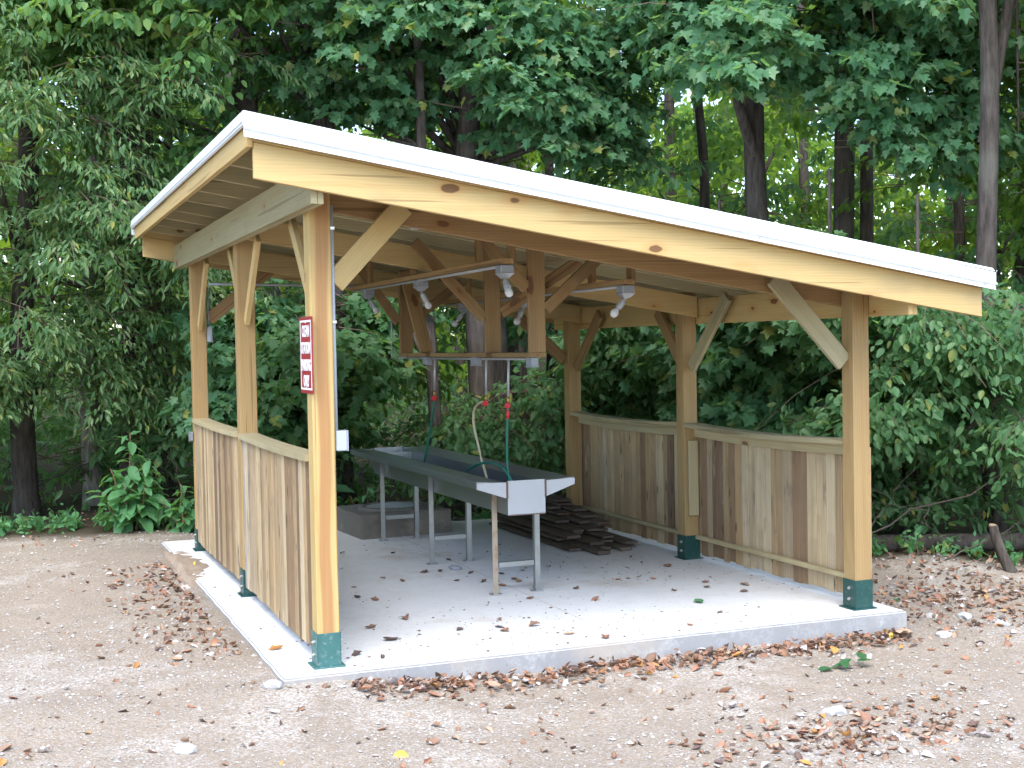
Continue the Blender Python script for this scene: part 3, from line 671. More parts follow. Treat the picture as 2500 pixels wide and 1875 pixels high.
def angle_iron(name, a, b, s, mat, fx, fy, parent=T):
    """L-section upright"""
    bm = bmesh.new(); h = b[2]-a[2]; t = .005
    box_bm(s, t, h, .0008, (fx*s/2, fy*t/2, h/2), bm); box_bm(t, s-t, h, .0008, (fx*t/2, fy*(t+(s-t)/2), h/2), bm)
    return bmobj(name, bm, mat, parent, Matrix.Translation(a))
for y in (1.73, 3.36, 4.97):
    for sx, x in ((-1, 1.855), (1, 2.165)):
        lx = x + (-.004 if sx < 0 else .004) + (-.0455 if sx < 0 else 0.0455)*0
        angle_iron('leg', (x - sx*-.0035, y, .009), (x, y, .86), .045, 'rust' if (y < 2 and sx < 0) else 'steel', sx, 1)
        boxo('foot_plate', T, (x+sx*.02, y+.02, .005), (.09, .085, .008), 'galv', .002)
    boxo('stretcher', T, (2.01, y+.0055, .235), (.30, .006, .04), 'steel', .001); boxo('stretcher_flange', T, (2.01, y+.028, .252), (.30, .038, .006), 'steel', .001)
boxo('divider', T, (2.01, 5.0, .80), (.305, .006, .20), 'steel', .001)

# ------------------------------------------------------------------ old well box and lumber pile
B = empty('concrete_well_box', (2.1, 5.65, 0), 'low dark old concrete box with a round metal lid behind the table', 'well box')
bm = bmesh.new(); box_bm(1.0, .95, .40, .012, (0, 0, .05), bm)
bmesh.ops.subdivide_edges(bm, edges=[e for e in bm.edges if e.calc_length() > .3], cuts=6, use_grid_fill=True)
for v in bm.verts: v.co += Vector([(random.random()-.5)*.012 for _ in range(3)])
RB = Matrix.Translation((2.12, 5.66, 0)) @ Matrix.Rotation(rad(4), 4, 'Z'); bmobj('box', bm, 'old_concrete', B, RB)
bm = bmesh.new(); seg = 28
for r0, z in ((.30, .252), (.30, .285), (.36, .285), (.37, .252)):
    pass
rings = [[bm.verts.new((r*math.cos(2*math.pi*k/seg), r*math.sin(2*math.pi*k/seg), z)) for k in range(seg)] for r, z in ((.29, .235), (.30, .278), (.355, .274), (.37, .235))]
for a, b in zip(rings, rings[1:]):
    for k in range(seg): bm.faces.new((a[k], a[(k+1) % seg], b[(k+1) % seg], b[k]))
bmobj('collar', bm, 'old_concrete', B, RB, True)
bm = bmesh.new(); bmesh.ops.create_cone(bm, cap_ends=True, segments=28, radius1=.285, radius2=.28, depth=.012, matrix=Matrix.Translation((0, 0, .262))); box_bm(.12, .02, .02, .004, (0, 0, .278), bm)
bmobj('lid', bm, 'galv', B, RB)

rp = random.Random(5)
pile_spec = []
zlev = .004
layers = [(3.18, 3.93, 5, 3.30, 5.45), (3.26, 3.92, 4, 3.55, 5.5), (3.30, 3.93, 4, 3.75, 5.5), (3.40, 3.93, 3, 4.0, 5.5), (3.46, 3.94, 3, 4.15, 5.5), (3.56, 3.93, 2, 4.4, 5.4), (3.60, 3.93, 2, 4.55, 5.4), (3.70, 3.90, 1, 4.75, 5.4), (3.66, 3.88, 1, 4.85, 5.4)]
names = ['bottom', 'second', 'third', 'fourth', 'fifth', 'sixth', 'seventh', 'eighth', 'topmost']
for li, (xa_, xb_, n, ya, yb) in enumerate(layers):
    th = .036
    for k in range(n):
        wd = (xb_-xa_)/n; xc = xa_ + wd*(k+.5); y0 = ya + rp.uniform(-.22, .3); y1 = yb + rp.uniform(-.2, .15)
        an = rp.uniform(-.02, .02)
        o = board('lumber_board', None, (xc+an, y0, zlev+th/2), (xc-an, y1, zlev+th/2+rp.uniform(0, .003)), wd*rp.uniform(.72, .9), th-.004-rp.uniform(0, .012), 'pile', up=(1, 0, 0), bev=.003, jit=.004)
        tag(o, f'old dark brown board, {["nearest the wall", "second from the wall", "third from the wall", "fourth from the wall", "outermost"][n-1-k]} in the {names[li]} layer of the lumber pile' if n > 1 else f'old dark brown board lying single as the {names[li]} layer of the lumber pile', 'board', 'boards stacked in the lumber pile')
    zlev += th

# ------------------------------------------------------------------ leaves and trees
def tpl_fan(outline, mid, fold):
    """leaf template: outline (x across, y along), fan around a mid point; returns verts (k,3), tris"""
    o = np.array([(x, y, abs(x)*fold) for x, y in outline]); V = np.vstack([[(0, mid, 0)], o]); n = len(o)
    return V, np.array([(0, 1+k, 1+(k+1) % n) for k in range(n)])
TPL = {
 'lance': tpl_fan([(0, 0), (.15, .22), (.165, .5), (0, 1.02), (-.165, .5), (-.15, .22)], .42, .45),
 'oval': tpl_fan([(0, 0), (.24, .2), (.27, .52), (.12, .86), (0, 1), (-.12, .86), (-.27, .52), (-.24, .2)], .45, .3),
 'maple': tpl_fan([(0, 0), (.30, -.04), (.46, .22), (.27, .33), (.50, .62), (.20, .60), (0, 1.0), (-.20, .60), (-.50, .62), (-.27, .33), (-.46, .22), (-.30, -.04)], .36, .22),
 'far': (np.array([(0, 0, 0), (.3, .5, .05), (0, 1, 0), (-.3, .5, .05)]), np.array([(0, 1, 2), (0, 2, 3)])),
}
def inst(tpl, pos, axis, nrm, size):
    """place N copies of a leaf: axis = along the leaf, nrm = facing"""
    V, F = TPL[tpl]; N = len(pos)
    a = axis / np.linalg.norm(axis, axis=1, keepdims=True)
    b = np.cross(a, nrm); b /= np.linalg.norm(b, axis=1, keepdims=True) + 1e-9
    c = np.cross(b, a)
    P = pos[:, None, :] + size[:, None, None] * (V[None, :, 0:1]*b[:, None, :] + V[None, :, 1:2]*a[:, None, :] + V[None, :, 2:3]*c[:, None, :])
    Fi = F[None] + (np.arange(N)*len(V))[:, None, None]
    return P.reshape(-1, 3), Fi.reshape(-1, 3)
def sprays(P, D, L, K=5, m=3, droop=.35, hang=.7, lsize=.1, sv=.22, fill=.55):
    """P,D: (n,3) spray bases and directions, L: (n,) lengths -> leaf positions/axes/normals/sizes"""
    n = len(P); up = np.array([0, 0, 1.]); D = D/np.linalg.norm(D, axis=1, keepdims=True)
    Sd = np.cross(D, up); Sd /= np.linalg.norm(Sd, axis=1, keepdims=True)+1e-9
    roll = RNG.normal(0, .3, n)[:, None]; Sd = Sd*np.cos(roll) + up*np.sin(roll)
    pos, ax, nr = [], [], []
    for k in range(K):
        t = (k + .6 + RNG.uniform(-.3, .3, n)) / K
        c = P + D*(L*t)[:, None] - up*(droop*L*t*t)[:, None]
        dd = D - up*(2*droop*t)[:, None]
        for s in (-1, 1):
            tl = L*fill*(1.08 - t*.75)*RNG.uniform(.7, 1.2, n)
            td = dd*.65 + s*Sd*.8 + RNG.normal(0, .12, (n, 3)); td /= np.linalg.norm(td, axis=1, keepdims=True)
            for q in range(m):
                u = (q + RNG.uniform(.2, .9, n))/m
                p = c + td*(tl*u)[:, None] - up*(droop*.8*tl*u*u)[:, None] + RNG.normal(0, .015, (n, 3))
                a = td*.7 + RNG.normal(0, .35, (n, 3)) - up*(hang*RNG.uniform(.4, 1.3, n))[:, None]
                pos.append(p); ax.append(a); nr.append(up + RNG.normal(0, .45, (n, 3)) + D*.35)
    pos = np.concatenate(pos); ax = np.concatenate(ax); nr = np.concatenate(nr)
    return pos, ax, nr, lsize*np.clip(RNG.lognormal(0, sv, len(pos)), .55, 1.4)
def twigs(P, D, L, droop, r=.006):
    n = len(P); D = D/np.linalg.norm(D, axis=1, keepdims=True); up = np.array([0, 0, 1.])
    s1 = np.cross(D, up); s1 /= np.linalg.norm(s1, axis=1, keepdims=True)+1e-9; s2 = np.cross(s1, D); Vs = []
    for t, rr in ((-.45, r*1.7), (.2, r*1.1), (.6, r*.8), (1.0, r*.35)):
        c = P + D*(L*t)[:, None] - up*(droop*L*t*abs(t))[:, None]
        for th in (0, 2.094, 4.189): Vs.append(c + rr*(s1*math.cos(th)+s2*math.sin(th)))
    V = np.stack(Vs, 1).reshape(-1, 3); F = []
    for g in range(3):
        for k in range(3):
            a, b = g*3+k, g*3+(k+1) % 3
            F += [(a, b, b+3), (a, b+3, a+3)]
    return V, (np.array(F)[None] + (np.arange(n)*12)[:, None, None]).reshape(-1, 3)
def crown(name, parent, specs, tpl, mat, lsize, K=5, m=3, droop=.35, hang=.7, L=(.5, 1.1), axis_xy=(0, 0), mw=None, kind=None, twig=True, bias=.35, fill=.55):
    """specs: list of (centre, radii, number of sprays); sprays gather in flattened clumps with gaps between"""
    PP, DD, LL = [], [], []
    for c, r, n in specs:
        c = np.array(c); r = np.array(r); nc = max(3, n//12)
        u = RNG.normal(0, 1, (nc, 3)); u /= np.linalg.norm(u, axis=1, keepdims=True); cl = c + u*r*(RNG.random((nc, 1))**.4)
        k = RNG.integers(0, nc, n)
        p = cl[k] + RNG.normal(0, 1, (n, 3))*np.array([.34, .34, .14])*np.minimum(r.min(), 1.6)
        d = p - np.array([axis_xy[0], axis_xy[1], 0]); d[:, 2] = 0; d /= np.linalg.norm(d, axis=1, keepdims=True)+1e-6
        d = d + RNG.normal(0, .55, (n, 3))*np.array([1, 1, .35]) + np.array([0, 0, .12])
        tocam = np.array(CAM) - p; tocam[:, 2] = 0; tocam /= np.linalg.norm(tocam, axis=1, keepdims=True); d = d + tocam*bias
        PP.append(p); DD.append(d); LL.append(RNG.uniform(*L, n))
    P = np.concatenate(PP); D = np.concatenate(DD); Ls = np.concatenate(LL)
    pos, ax, nr, sz = sprays(P, D, Ls, K, m, droop, hang, lsize, fill=fill)
    ok = pos[:, 2] > gz(pos[:, 0], pos[:, 1]) + .03
    ok &= ~((pos[:, 0] > -.75) & (pos[:, 0] < 5.05) & (pos[:, 1] > -.8) & (pos[:, 1] < 6.22))     # keep clear of the shelter
    V, F = inst(tpl, pos[ok], ax[ok], nr[ok], sz[ok]); mi = np.zeros(len(F), int)
    if twig:
        far = ~((P[:, 0] > -1.3) & (P[:, 0] < 5.5) & (P[:, 1] > -1.2) & (P[:, 1] < 7.0))
        V2, F2 = twigs(P[far], D[far], Ls[far], droop); F = np.concatenate([F, F2 + len(V)]); V = np.concatenate([V, V2]); mi = np.concatenate([mi, np.ones(len(F2), int)])
    o = link(bpy.data.objects.new(name, np_mesh(name, V, F, [mat, 'twig'], mi)), parent, mw)
    if kind: o['kind'] = kind
    return o
def wob_path(a, b, n, w, seed):
    rr = random.Random(seed); a = Vector(a); b = Vector(b); o = []
    for i in range(n+1):
        t = i/n; j = w*math.sin(math.pi*t) if 0 < i < n else 0
        o.append(a.lerp(b, t) + Vector((rr.uniform(-1, 1), rr.uniform(-1, 1), rr.uniform(-.3, .3)))*j)
    return o
def smooth_path(p, n):
    o = []; k = len(p)-1
    for i in range(n+1):
        u = i/n*k; j = min(k-1, int(u)); t = u-j; a, b, c, d = p[max(0, j-1)], p[j], p[j+1], p[min(k, j+2)]
        o.append(.5*((2*b) + (c-a)*t + (2*a-5*b+4*c-d)*t*t + (3*b-a-3*c+d)*t**3))
    return o
def trunk(name, parent, pts, r0, r1, mat, sides=12, seed=0):
    n = len(pts); rr = random.Random(seed)
    R = [r0 + (r1-r0)*(i/(n-1)) for i in range(n)]; R[0] *= 1.3 if name == 'trunk' else 1.0
    V, F = tube_np(pts, R, sides); c = Vector(pts[0])
    ph = [rr.uniform(.93, 1.07) for _ in range(sides)]
    for i in range(n):
        for k in range(sides):
            v = V[i*sides+k]; V[i*sides+k] = pts[i] + (v-pts[i])*ph[k]*rr.uniform(.985, 1.015)
    me = bpy.data.meshes.new(name); me.from_pydata([v-c for v in V], [], F); me.materials.append(MAT[mat]); me.shade_smooth()
    return link(bpy.data.objects.new(name, me), parent, Matrix.Translation(c))
def tree(name, label, base, h, r, lean, specs, tpl, mat, lsize, bark='bark', limbs=6, limb_from=.35, group=None, seed=1, extra=(), cat='tree', **kw):
    x, y = base; z = gzf(x, y) - .08; rr = random.Random(seed)
    e = empty(name, (x, y, z), label, cat, group)
    top = Vector((x+lean[0], y+lean[1], h)); pts = smooth_path(wob_path((x, y, z), top, 5, r*.8, seed), 20)
    trunk('trunk', e, pts, r, r*.45, bark, seed=seed)
    targets = []
    for c, rd, n in specs:
        for _ in range(max(1, round(limbs*n/max(1, sum(s[2] for s in specs))))):
            u = Vector((rr.gauss(0, 1), rr.gauss(0, 1), rr.gauss(0, .6))).normalized()
            targets.append(Vector(c) + Vector((u.x*rd[0], u.y*rd[1], u.z*rd[2]))*rr.uniform(.5, .85))
    for t in targets:
        f = min(.95, max(limb_from, (t.z - z)/(h - z) - rr.uniform(.12, .3))); i = int(f*20); a = pts[i].lerp(pts[min(20, i+1)], f*20-i)
        if -1.0 < t.x < 5.3 and -1 < t.y < 6.4: continue
        q = smooth_path(wob_path(a, t, 4, .12, rr.random()), 10); trunk('limb', e, q, r*.34, r*.07, bark, 7, seed+3)
    for a, b, ra, rb in extra:
        trunk('limb', e, smooth_path(wob_path(a, b, 4, .05, rr.random()), 10), ra, rb, bark, 9, seed+5)
    crown('crown', e, specs, tpl, mat, lsize, axis_xy=(x, y), **kw)
    return e
NEAR = dict(group='trees along the edge of the wood')
# the leafy screen on the left: drooping sprays of narrow leaves
tree('wild_cherry_tree', 'tall tree with drooping narrow leaves filling the left side of the picture', (-1.5, 9.3), 10, .16, (.2, -.2),
     [((-1.7, 8.5, 4.4), (2.2, 1.2, 2.8), 350), ((-.5, 8.7, 2.5), (1.2, .9, 1.2), 150), ((-1.9, 8.6, 1.7), (1.6, .8, .6), 110)], 'lance', G_LANCE, .098, 'bark_dark', 8, .15, seed=2, droop=.42, hang=.85, K=7, m=5, L=(.55, 1.15), **NEAR)
tree('wild_cherry_tree', 'narrow-leaved tree standing outside the picture to the left', (-5.2, 8.8), 10, .17, (0, 0), [((-5.0, 8.4, 4.8), (2.4, 1.8, 3.6), 240)], 'lance', G_LANCE, .118, 'bark_dark', 5, .2, seed=3, droop=.42, hang=.85, **NEAR)
# broad oval leaves above the roof's high corner
tree('sassafras_tree', 'tree with broad bright oval leaves above the high corner of the roof', (2.28, 8.3), 10, .15, (-.3, .2),
     [((.55, 8.2, 6.5), (1.8, 1.1, 1.3), 260), ((2.9, 9.0, 6.6), (1.0, .7, .9), 70), ((1.5, 8.3, 4.4), (.8, .5, .35), 30)], 'oval', G_OVAL, .135, 'bark_dark', 7, .5, seed=4, K=6, m=4, hang=.9, droop=.3,
     extra=[((2.14, 8.38, 4.3), (1.7, 8.2, 6.9), .085, .05), ((2.12, 8.38, 4.7), (2.6, 8.3, 7.0), .06, .04)], **NEAR)
# maples over the roof
tree('maple_tree', 'maple hanging its lobed leaves over the middle of the roof', (4.5, 8.6), 11, .19, (-.5, .1),
     [((3.4, 7.8, 5.8), (1.9, .8, 1.3), 225), ((4.6, 7.5, 4.9), (1.1, .7, .8), 110), ((5.3, 7.2, 6.2), (1.3, .8, 1.0), 130)], 'maple', G_MAPLE, .122, 'bark', 8, .4, seed=5, droop=.3, hang=.75, K=6, m=4, **NEAR)
tree('maple_tree', 'maple with blue green leaves above the low end of the roof', (6.95, 5.75), 11, .16, (-.3, .1),
     [((6.3, 5.1, 5.9), (1.7, .9, 1.2), 220), ((7.8, 4.1, 5.8), (1.2, .8, 1.0), 130), ((7.5, 4.4, 4.6), (1.1, .7, .5), 80)], 'maple', G_MAPLE, .122, 'bark', 8, .5, seed=6, droop=.3, hang=.75, K=6, m=4,
     extra=[((6.8, 5.8, 4.2), (5.9, 5.5, 6.1), .075, .04)], **NEAR)
tree('straight_tree', 'stout straight grey trunk behind the low end of the roof', (8.15, 6.0), 13, .155, (-.15, .1), [((8.3, 6.6, 8.2), (2.2, 1.8, 2.0), 70)], 'oval', G_FARD, .14, 'bark', 6, .6, seed=8, **NEAR)
tree('straight_tree', 'slimmer leaning trunk close beside the stout grey trunk', (8.62, 6.2), 12, .105, (.1, .2), [((9.6, 6.9, 7.6), (2.0, 1.6, 1.9), 70)], 'oval', G_FARD, .14, 'bark', 5, .6, seed=9, **NEAR)
tree('tall_tree', 'tall forked trunk at the right edge beyond the low roof end', (7.55, 2.55), 12, .115, (-.25, .1), [((8.2, 2.9, 6.7), (1.7, 1.5, 1.5), 200), ((8.9, 3.1, 4.2), (1.0, .9, .9), 70)], 'oval', G_FARD, .12, 'bark_dark', 6, .62, seed=10,
     extra=[((7.45, 2.6, 3.9), (8.05, 2.5, 6.8), .065, .05)], **NEAR)
tree('back_tree', 'thick furrowed trunk seen under the roof behind the table', (4.05, 7.9), 11, .19, (-.2, .2), [((4.4, 9.6, 6.6), (2.4, 1.5, 1.8), 70), ((4.2, 9.0, 3.5), (1.3, .7, .8), 30)], 'oval', G_FARD, .14, 'bark', 5, .4, seed=11, **NEAR)
tree('back_tree', 'slender dark tree with a sweeping low branch behind the hanging frame', (3.22, 7.3), 9, .085, (-.2, .3), [((3.0, 9.8, 5.0), (1.5, 1.0, 1.2), 50)], 'oval', G_DARK, .11, 'bark_dark', 4, .5, seed=12,
     extra=[((3.2, 7.3, 1.55), (2.65, 7.6, 2.6), .055, .03)], **NEAR)
tree('back_tree', 'dark broad trunk beyond the well box', (1.55, 8.9), 10, .20, (-.3, .2), [((1.2, 9.9, 5.8), (2.0, 1.3, 1.6), 60)], 'oval', G_DARK, .11, 'bark_dark', 5, .5, seed=13, **NEAR)
tree('back_tree', 'dark trunk behind the left half wall', (-.25, 9.6), 10, .14, (.15, .2), [((-.1, 10.4, 5.2), (1.8, 1.3, 2.0), 70)], 'oval', G_DARK, .11, 'bark_dark', 5, .5, seed=14, **NEAR)
tree('back_tree', 'pale mottled trunk among the leaves at left', (-.65, 10.2), 10, .13, (.1, .2), [((-1.0, 11.4, 5.0), (2.0, 1.3, 2.2), 70)], 'oval', G_FARD, .13, 'bark_pale', 5, .5, seed=15, **NEAR)
tree('back_tree', 'stout trunk showing between the far left posts', (.25, 10.4), 11, .18, (-.1, .2), [((.4, 11.8, 5.2), (2.0, 1.3, 2.2), 70)], 'oval', G_FARD, .13, 'bark', 5, .5, seed=16, **NEAR)
# saplings and shrubs round the shelter
SHR = dict(cat='shrub', group='saplings and shrubs round the shelter', limbs=4, limb_from=.2, bark='bark_dark', K=6, m=4)
def shrub(name, label, base, h, specs, tpl, mat, ls, seed, **kw): tree(name, label, base, h, .035, (.1, .1), specs, tpl, mat, ls, seed=seed, **{**SHR, **kw})
shrub('maple_sapling', 'young maple with pale blue green leaves beyond the middle of the plank wall', (5.9, 5.2), 3.6, [((5.75, 5.0, 2.1), (.7, .6, .7), 75), ((6.1, 4.6, 1.25), (.7, .6, .6), 50)], 'maple', G_MAPLE, .14, 21, droop=.25)
shrub('maple_sapling', 'young maple leaning beyond the front end of the plank wall', (6.5, 3.9), 3.8, [((6.3, 3.6, 2.1), (.75, .7, .85), 110), ((6.4, 3.4, 1.0), (.7, .6, .6), 55)], 'maple', G_DARK, .125, 22, droop=.25)
shrub('oval_leaf_shrub', 'dense dark shrub of oval leaves just right of the front post', (6.7, 2.7), 3.4, [((6.45, 2.7, 2.1), (.75, .6, .7), 85), ((6.6, 2.6, 1.25), (.8, .5, .4), 45)], 'oval', G_DARK, .086, 23, hang=.9, droop=.35)
shrub('oval_leaf_shrub', 'looser shrub of oval leaves in front of the tall forked trunk', (7.5, 2.0), 3.2, [((7.3, 2.1, 2.0), (.7, .5, .5), 36), ((7.5, 1.9, 1.1), (.8, .5, .35), 26)], 'oval', G_DARK, .086, 24, hang=.9)
shrub('oval_leaf_shrub', 'leafy shrub beyond the frame on the right', (8.6, 1.0), 3.4, [((8.4, 1.0, 1.8), (1.0, .9, 1.2), 90)], 'oval', G_DARK, .086, 25, hang=.9)
shrub('oval_leaf_shrub', 'low dark brush behind the rotting log at right', (6.9, 3.2), 1.6, [((6.7, 3.1, .65), (.9, .35, .4), 60), ((7.9, 2.3, .7), (.7, .4, .45), 40)], 'oval', G_DARK, .086, 34)
shrub('maple_sapling', 'young maple with drooping fans of leaves right behind the well box', (2.0, 8.0), 3.6, [((1.85, 7.7, 2.2), (.8, .5, .6), 70), ((1.6, 7.8, 1.4), (.7, .5, .4), 40)], 'maple', G_DARK, .125, 26)
shrub('maple_sapling', 'young bright maple behind the middle left post', (.75, 8.3), 3.8, [((.7, 8.0, 1.9), (.75, .5, .9), 90)], 'maple', G_MAPLE, .12, 27)
shrub('oval_leaf_shrub', 'green bush filling the gap behind the table', (3.9, 7.6), 2.2, [((3.9, 7.5, .8), (.8, .4, .5), 75), ((4.7, 7.4, 1.1), (.6, .4, .5), 50)], 'oval', G_DARK, .095, 28)
shrub('oval_leaf_shrub', 'sprawling bush behind the lumber pile and far right post', (5.3, 7.3), 3.2, [((5.2, 6.9, 1.7), (.8, .5, .9), 110)], 'oval', G_DARK, .11, 29)
shrub('oval_leaf_shrub', 'low dark bush behind the left half wall', (.6, 9.0), 2.0, [((.7, 9.2, .9), (.8, .4, .6), 50), ((1.5, 8.8, .8), (.7, .5, .5), 50)], 'oval', G_DARK, .11, 30)
shrub('oval_leaf_shrub', 'low dark bush under the drooping tree at left', (-1.6, 9.2), 1.8, [((-1.5, 10.2, .7), (1.6, .5, .5), 70)], 'lance', G_DARK, .11, 32)

# deeper trees, each with its own trunk and crown
rd = random.Random(33); spots = []; tries = 0
while len(spots) < 40 and tries < 4000:
    tries += 1; an = rad(rd.uniform(-7, 50)); d = rd.uniform(20.5, 44); p = (CAM.x + d*math.sin(an), CAM.y + d*math.cos(an))
    if all(math.hypot(p[0]-q[0], p[1]-q[1]) > 2.7 for q in spots): spots.append(p)
spots.sort(key=lambda p: math.hypot(p[0]-CAM.x, p[1]-CAM.y))
for k, (x, y) in enumerate(spots):
    d = math.hypot(x-CAM.x, y-CAM.y); h = rd.uniform(8, 12); big = d > 30
    z0 = gzf(x, y); n = 46 if d < 28 else 40
    sp = [((x, y, h*.62), (2.3, 2.3, h*.24), n), ((x+rd.uniform(-1, 1), y, h*.28+z0), (1.9, 1.7, h*.16), n//2)]
    lightside = rd.random() < .42; az_ = math.degrees(math.atan2(x-CAM.x, y-CAM.y)); where_ = 'at the left' if az_ < 9 else 'behind the high side of the shelter' if az_ < 20 else 'behind the low side of the shelter' if az_ < 33 else 'at the far right'
    tree('forest_tree', f'tree deep in the wood with {"light" if lightside else "dark"} green leaves {where_}', (x, y), h, rd.uniform(.09, .2), (rd.uniform(-.6, .6), rd.uniform(-.6, .6)), sp,
         'far', G_FAR if lightside else G_FARD, .17 if d < 28 else .23, 'bark_dark', 2, .3, f'{"light" if lightside else "dark"} green trees deep in the wood {where_}', seed=50+k, K=5, m=4, L=(.7, 1.4), twig=False, bias=.2, fill=.7)

for k, (x, y, h, lab) in enumerate(((2.9, 11.3, 8, 'middle-distance tree above the peak of the roof'), (5.9, 10.2, 8.5, 'middle-distance tree behind the middle of the roof'), (8.7, 9.0, 8, 'middle-distance tree behind the low roof end'),
        (10.8, 7.0, 8, 'middle-distance tree beyond the pair of straight trunks'), (11.2, 4.4, 8, 'middle-distance tree at the right behind the tall forked trunk'), (.6, 12.8, 9, 'middle-distance tree behind the left posts'), (-3.0, 12.4, 9, 'middle-distance tree behind the drooping tree at left'), (7.2, 8.0, 7, 'middle-distance tree behind the maple trunk'), (10.0, 5.6, 7, 'middle-distance tree filling the gap right of the paired trunks'))):
    tree('middle_tree', lab, (x, y), h, .10, (.2, .1), [((x, y, h*.62), (1.9, 1.2, h*.20), 66), ((x, y-.3, h*.30), (1.8, 1.0, h*.17), 52)], 'oval', G_DARK if k % 2 else G_FARD, .115, 'bark_dark', 4, .3, 'trees in the middle distance', seed=120+k, K=5, m=4, L=(.6, 1.2), bias=.3)

# far-off wood closing the view, undergrowth below it
def scatter_leaves(name, n, samp, tpl, mat, ls, label, cat=None, kind='stuff', hang=.5):
    pos = samp(n); N = len(pos); ax = RNG.normal(0, 1, (N, 3)); ax[:, 2] -= hang; nr = RNG.normal(0, .5, (N, 3)) + np.array([0, -.3, .8])
    V, F = inst(tpl, pos, ax, nr, ls*RNG.lognormal(0, .3, N))
    o = link(bpy.data.objects.new(name, np_mesh(name, V, F, [mat])), None); tag(o, label, cat, None, kind); return o
def far_wood(n):
    k = 900; an = np.radians(RNG.uniform(-14, 58, k)); d = RNG.uniform(45, 75, k); zz = RNG.random(k)**1.5*13
    c = np.stack([CAM.x + d*np.sin(an), CAM.y + d*np.cos(an), zz + 1.5], 1); q = RNG.integers(0, k, n)
    return c[q] + RNG.normal(0, 1, (n, 3))*np.array([1.5, 1.5, .8])
scatter_leaves('far_forest', 46000, far_wood, 'far', G_FAR, .42, 'far-off wood closing the view behind the trees')
def under(n):
    k = 620; pts = []
    while len(pts) < k:
        an = rad(RNG.uniform(-9, 52)); d = RNG.uniform(13, 42); x, y = CAM.x + d*math.sin(an), CAM.y + d*math.cos(an)
        if y < 7.2 - max(0, x-5)*2.2 and not (x > 6.0 and y > 3.2): continue
        if -1.2 < x < 5.6 and y < 7.3: continue
        if x < .6 and y < 9.6: continue
        pts.append((x, y, gzf(x, y) + abs(RNG.normal(0, .55)) + .1))
    c = np.array(pts); q = RNG.integers(0, k, n)
    return c[q] + RNG.normal(0, 1, (n, 3))*np.array([.55, .55, .22])
scatter_leaves('undergrowth', 30000, under, 'lance', G_DARK, .15, 'dark low undergrowth on the forest floor')
def edge_green(n):
    o = []
    for _ in range(n):
        if RNG.random() < .62: x, y = RNG.uniform(-3.2, .1), RNG.normal(7.9, .22)
        elif RNG.random() < .5: x, y = RNG.uniform(.2, 5.0), RNG.normal(6.75, .2)
        else:
            t = RNG.random(); x, y = 5.2 + 2.2*t + RNG.normal(0, .15), 2.5 - 1.4*t + RNG.normal(0, .2)
        o.append((x, y))
    o = np.array(o); ctr = o[RNG.integers(0, len(o), 75)]; dd = ((o[:, None]-ctr[None])**2).sum(-1).argmin(1); o = ctr[dd] + (o-ctr[dd])*.6*RNG.uniform(.4, 1.3, 75)[dd][:, None]
    return np.stack([o[:, 0], o[:, 1], gz(o[:, 0], o[:, 1]) + np.abs(RNG.normal(0, .07, len(o))) + .02], 1)
scatter_leaves('weeds', 2600, edge_green, 'oval', G_POKE, .062, 'low green weeds along the edge of the yard', hang=-.2)

# pokeweed by the slab corner: single big leaves
def big_plant(name, label, base, stems, group, ls, seed, mat=G_POKE):
    rr = random.Random(seed); x, y = base; z = max(gzf(x, y), -.2); e = empty(name, (x, y, z), label, 'plant', group)
    proto = []
    for q in range(3):
        nA = 7; Vv = []; Ff = []
        for i in range(nA):
            t = i/(nA-1); wdt = .30*math.sin(math.pi*min(1, t*.92+.06))**.8*(1-t*.25); bend = -.22*t*t*(1+.4*q)
            for s in (-1, -.5, 0, .5, 1): Vv.append((s*wdt, t, bend + abs(s)*wdt*.28 + .02*math.sin(9*t+s*3+q)))
        for i in range(nA-1):
            for k in range(4): a = i*5+k; Ff.append((a, a+1, a+6, a+5))
        me = bpy.data.meshes.new('leaf'); me.from_pydata(Vv, [], Ff); me.materials.append(mat); me.shade_smooth(); proto.append(me)
    for (dx, dy, h) in stems:
        pts = wob_path((x+dx*.15, y+dy*.15, z-.03), (x+dx, y+dy, z+h), 6, .03, rr.random())
        tube('stem', e, pts, [.014*(1-.7*i/6) for i in range(7)], MAT['stem'], 7)
        n = int(9 + h*18)
        for k in range(n):
            f = .18 + .82*(k+rr.random())/n; i = min(5, int(f*6)); p = pts[i].lerp(pts[i+1], f*6-i); an = k*2.4 + rr.uniform(-.4, .4)
            s = ls*rr.uniform(.65, 1.15)*(1.25 - f*.6); pitch = rad(rr.uniform(-45, 25))
            M = Matrix.Translation(p) @ Matrix.Rotation(an, 4, 'Z') @ Matrix.Rotation(pitch, 4, 'X') @ Matrix.Rotation(rr.uniform(-.4, .4), 4, 'Y') @ Matrix.Translation((0, .035, 0)) @ Matrix.Diagonal((s, s, s, 1))
            link(bpy.data.objects.new('leaf', rr.choice(proto)), e, M)
MAT['stem'] = plain_mat('reddish_stem', (.20, .12, .06), .5, 0, .3, 10)
big_plant('pokeweed_plant', 'tall broad-leaved plant with reddish stems by the far left slab corner', (-.42, 7.35), [(0, 0, 1.1), (.2, -.1, .8), (-.22, .05, .7), (.05, .2, .9), (-.1, -.15, .55), (.30, .1, .65), (-.32, -.05, .45), (.12, -.2, .5)], 'broad-leaved plants', .27, 3)
big_plant('pokeweed_plant', 'smaller broad-leaved plant against the outside of the left wall', (.12, 7.0), [(-.05, -.05, .55), (.15, .05, .42), (-.25, .1, .38), (0, .15, .5)], 'broad-leaved plants', .17, 4)
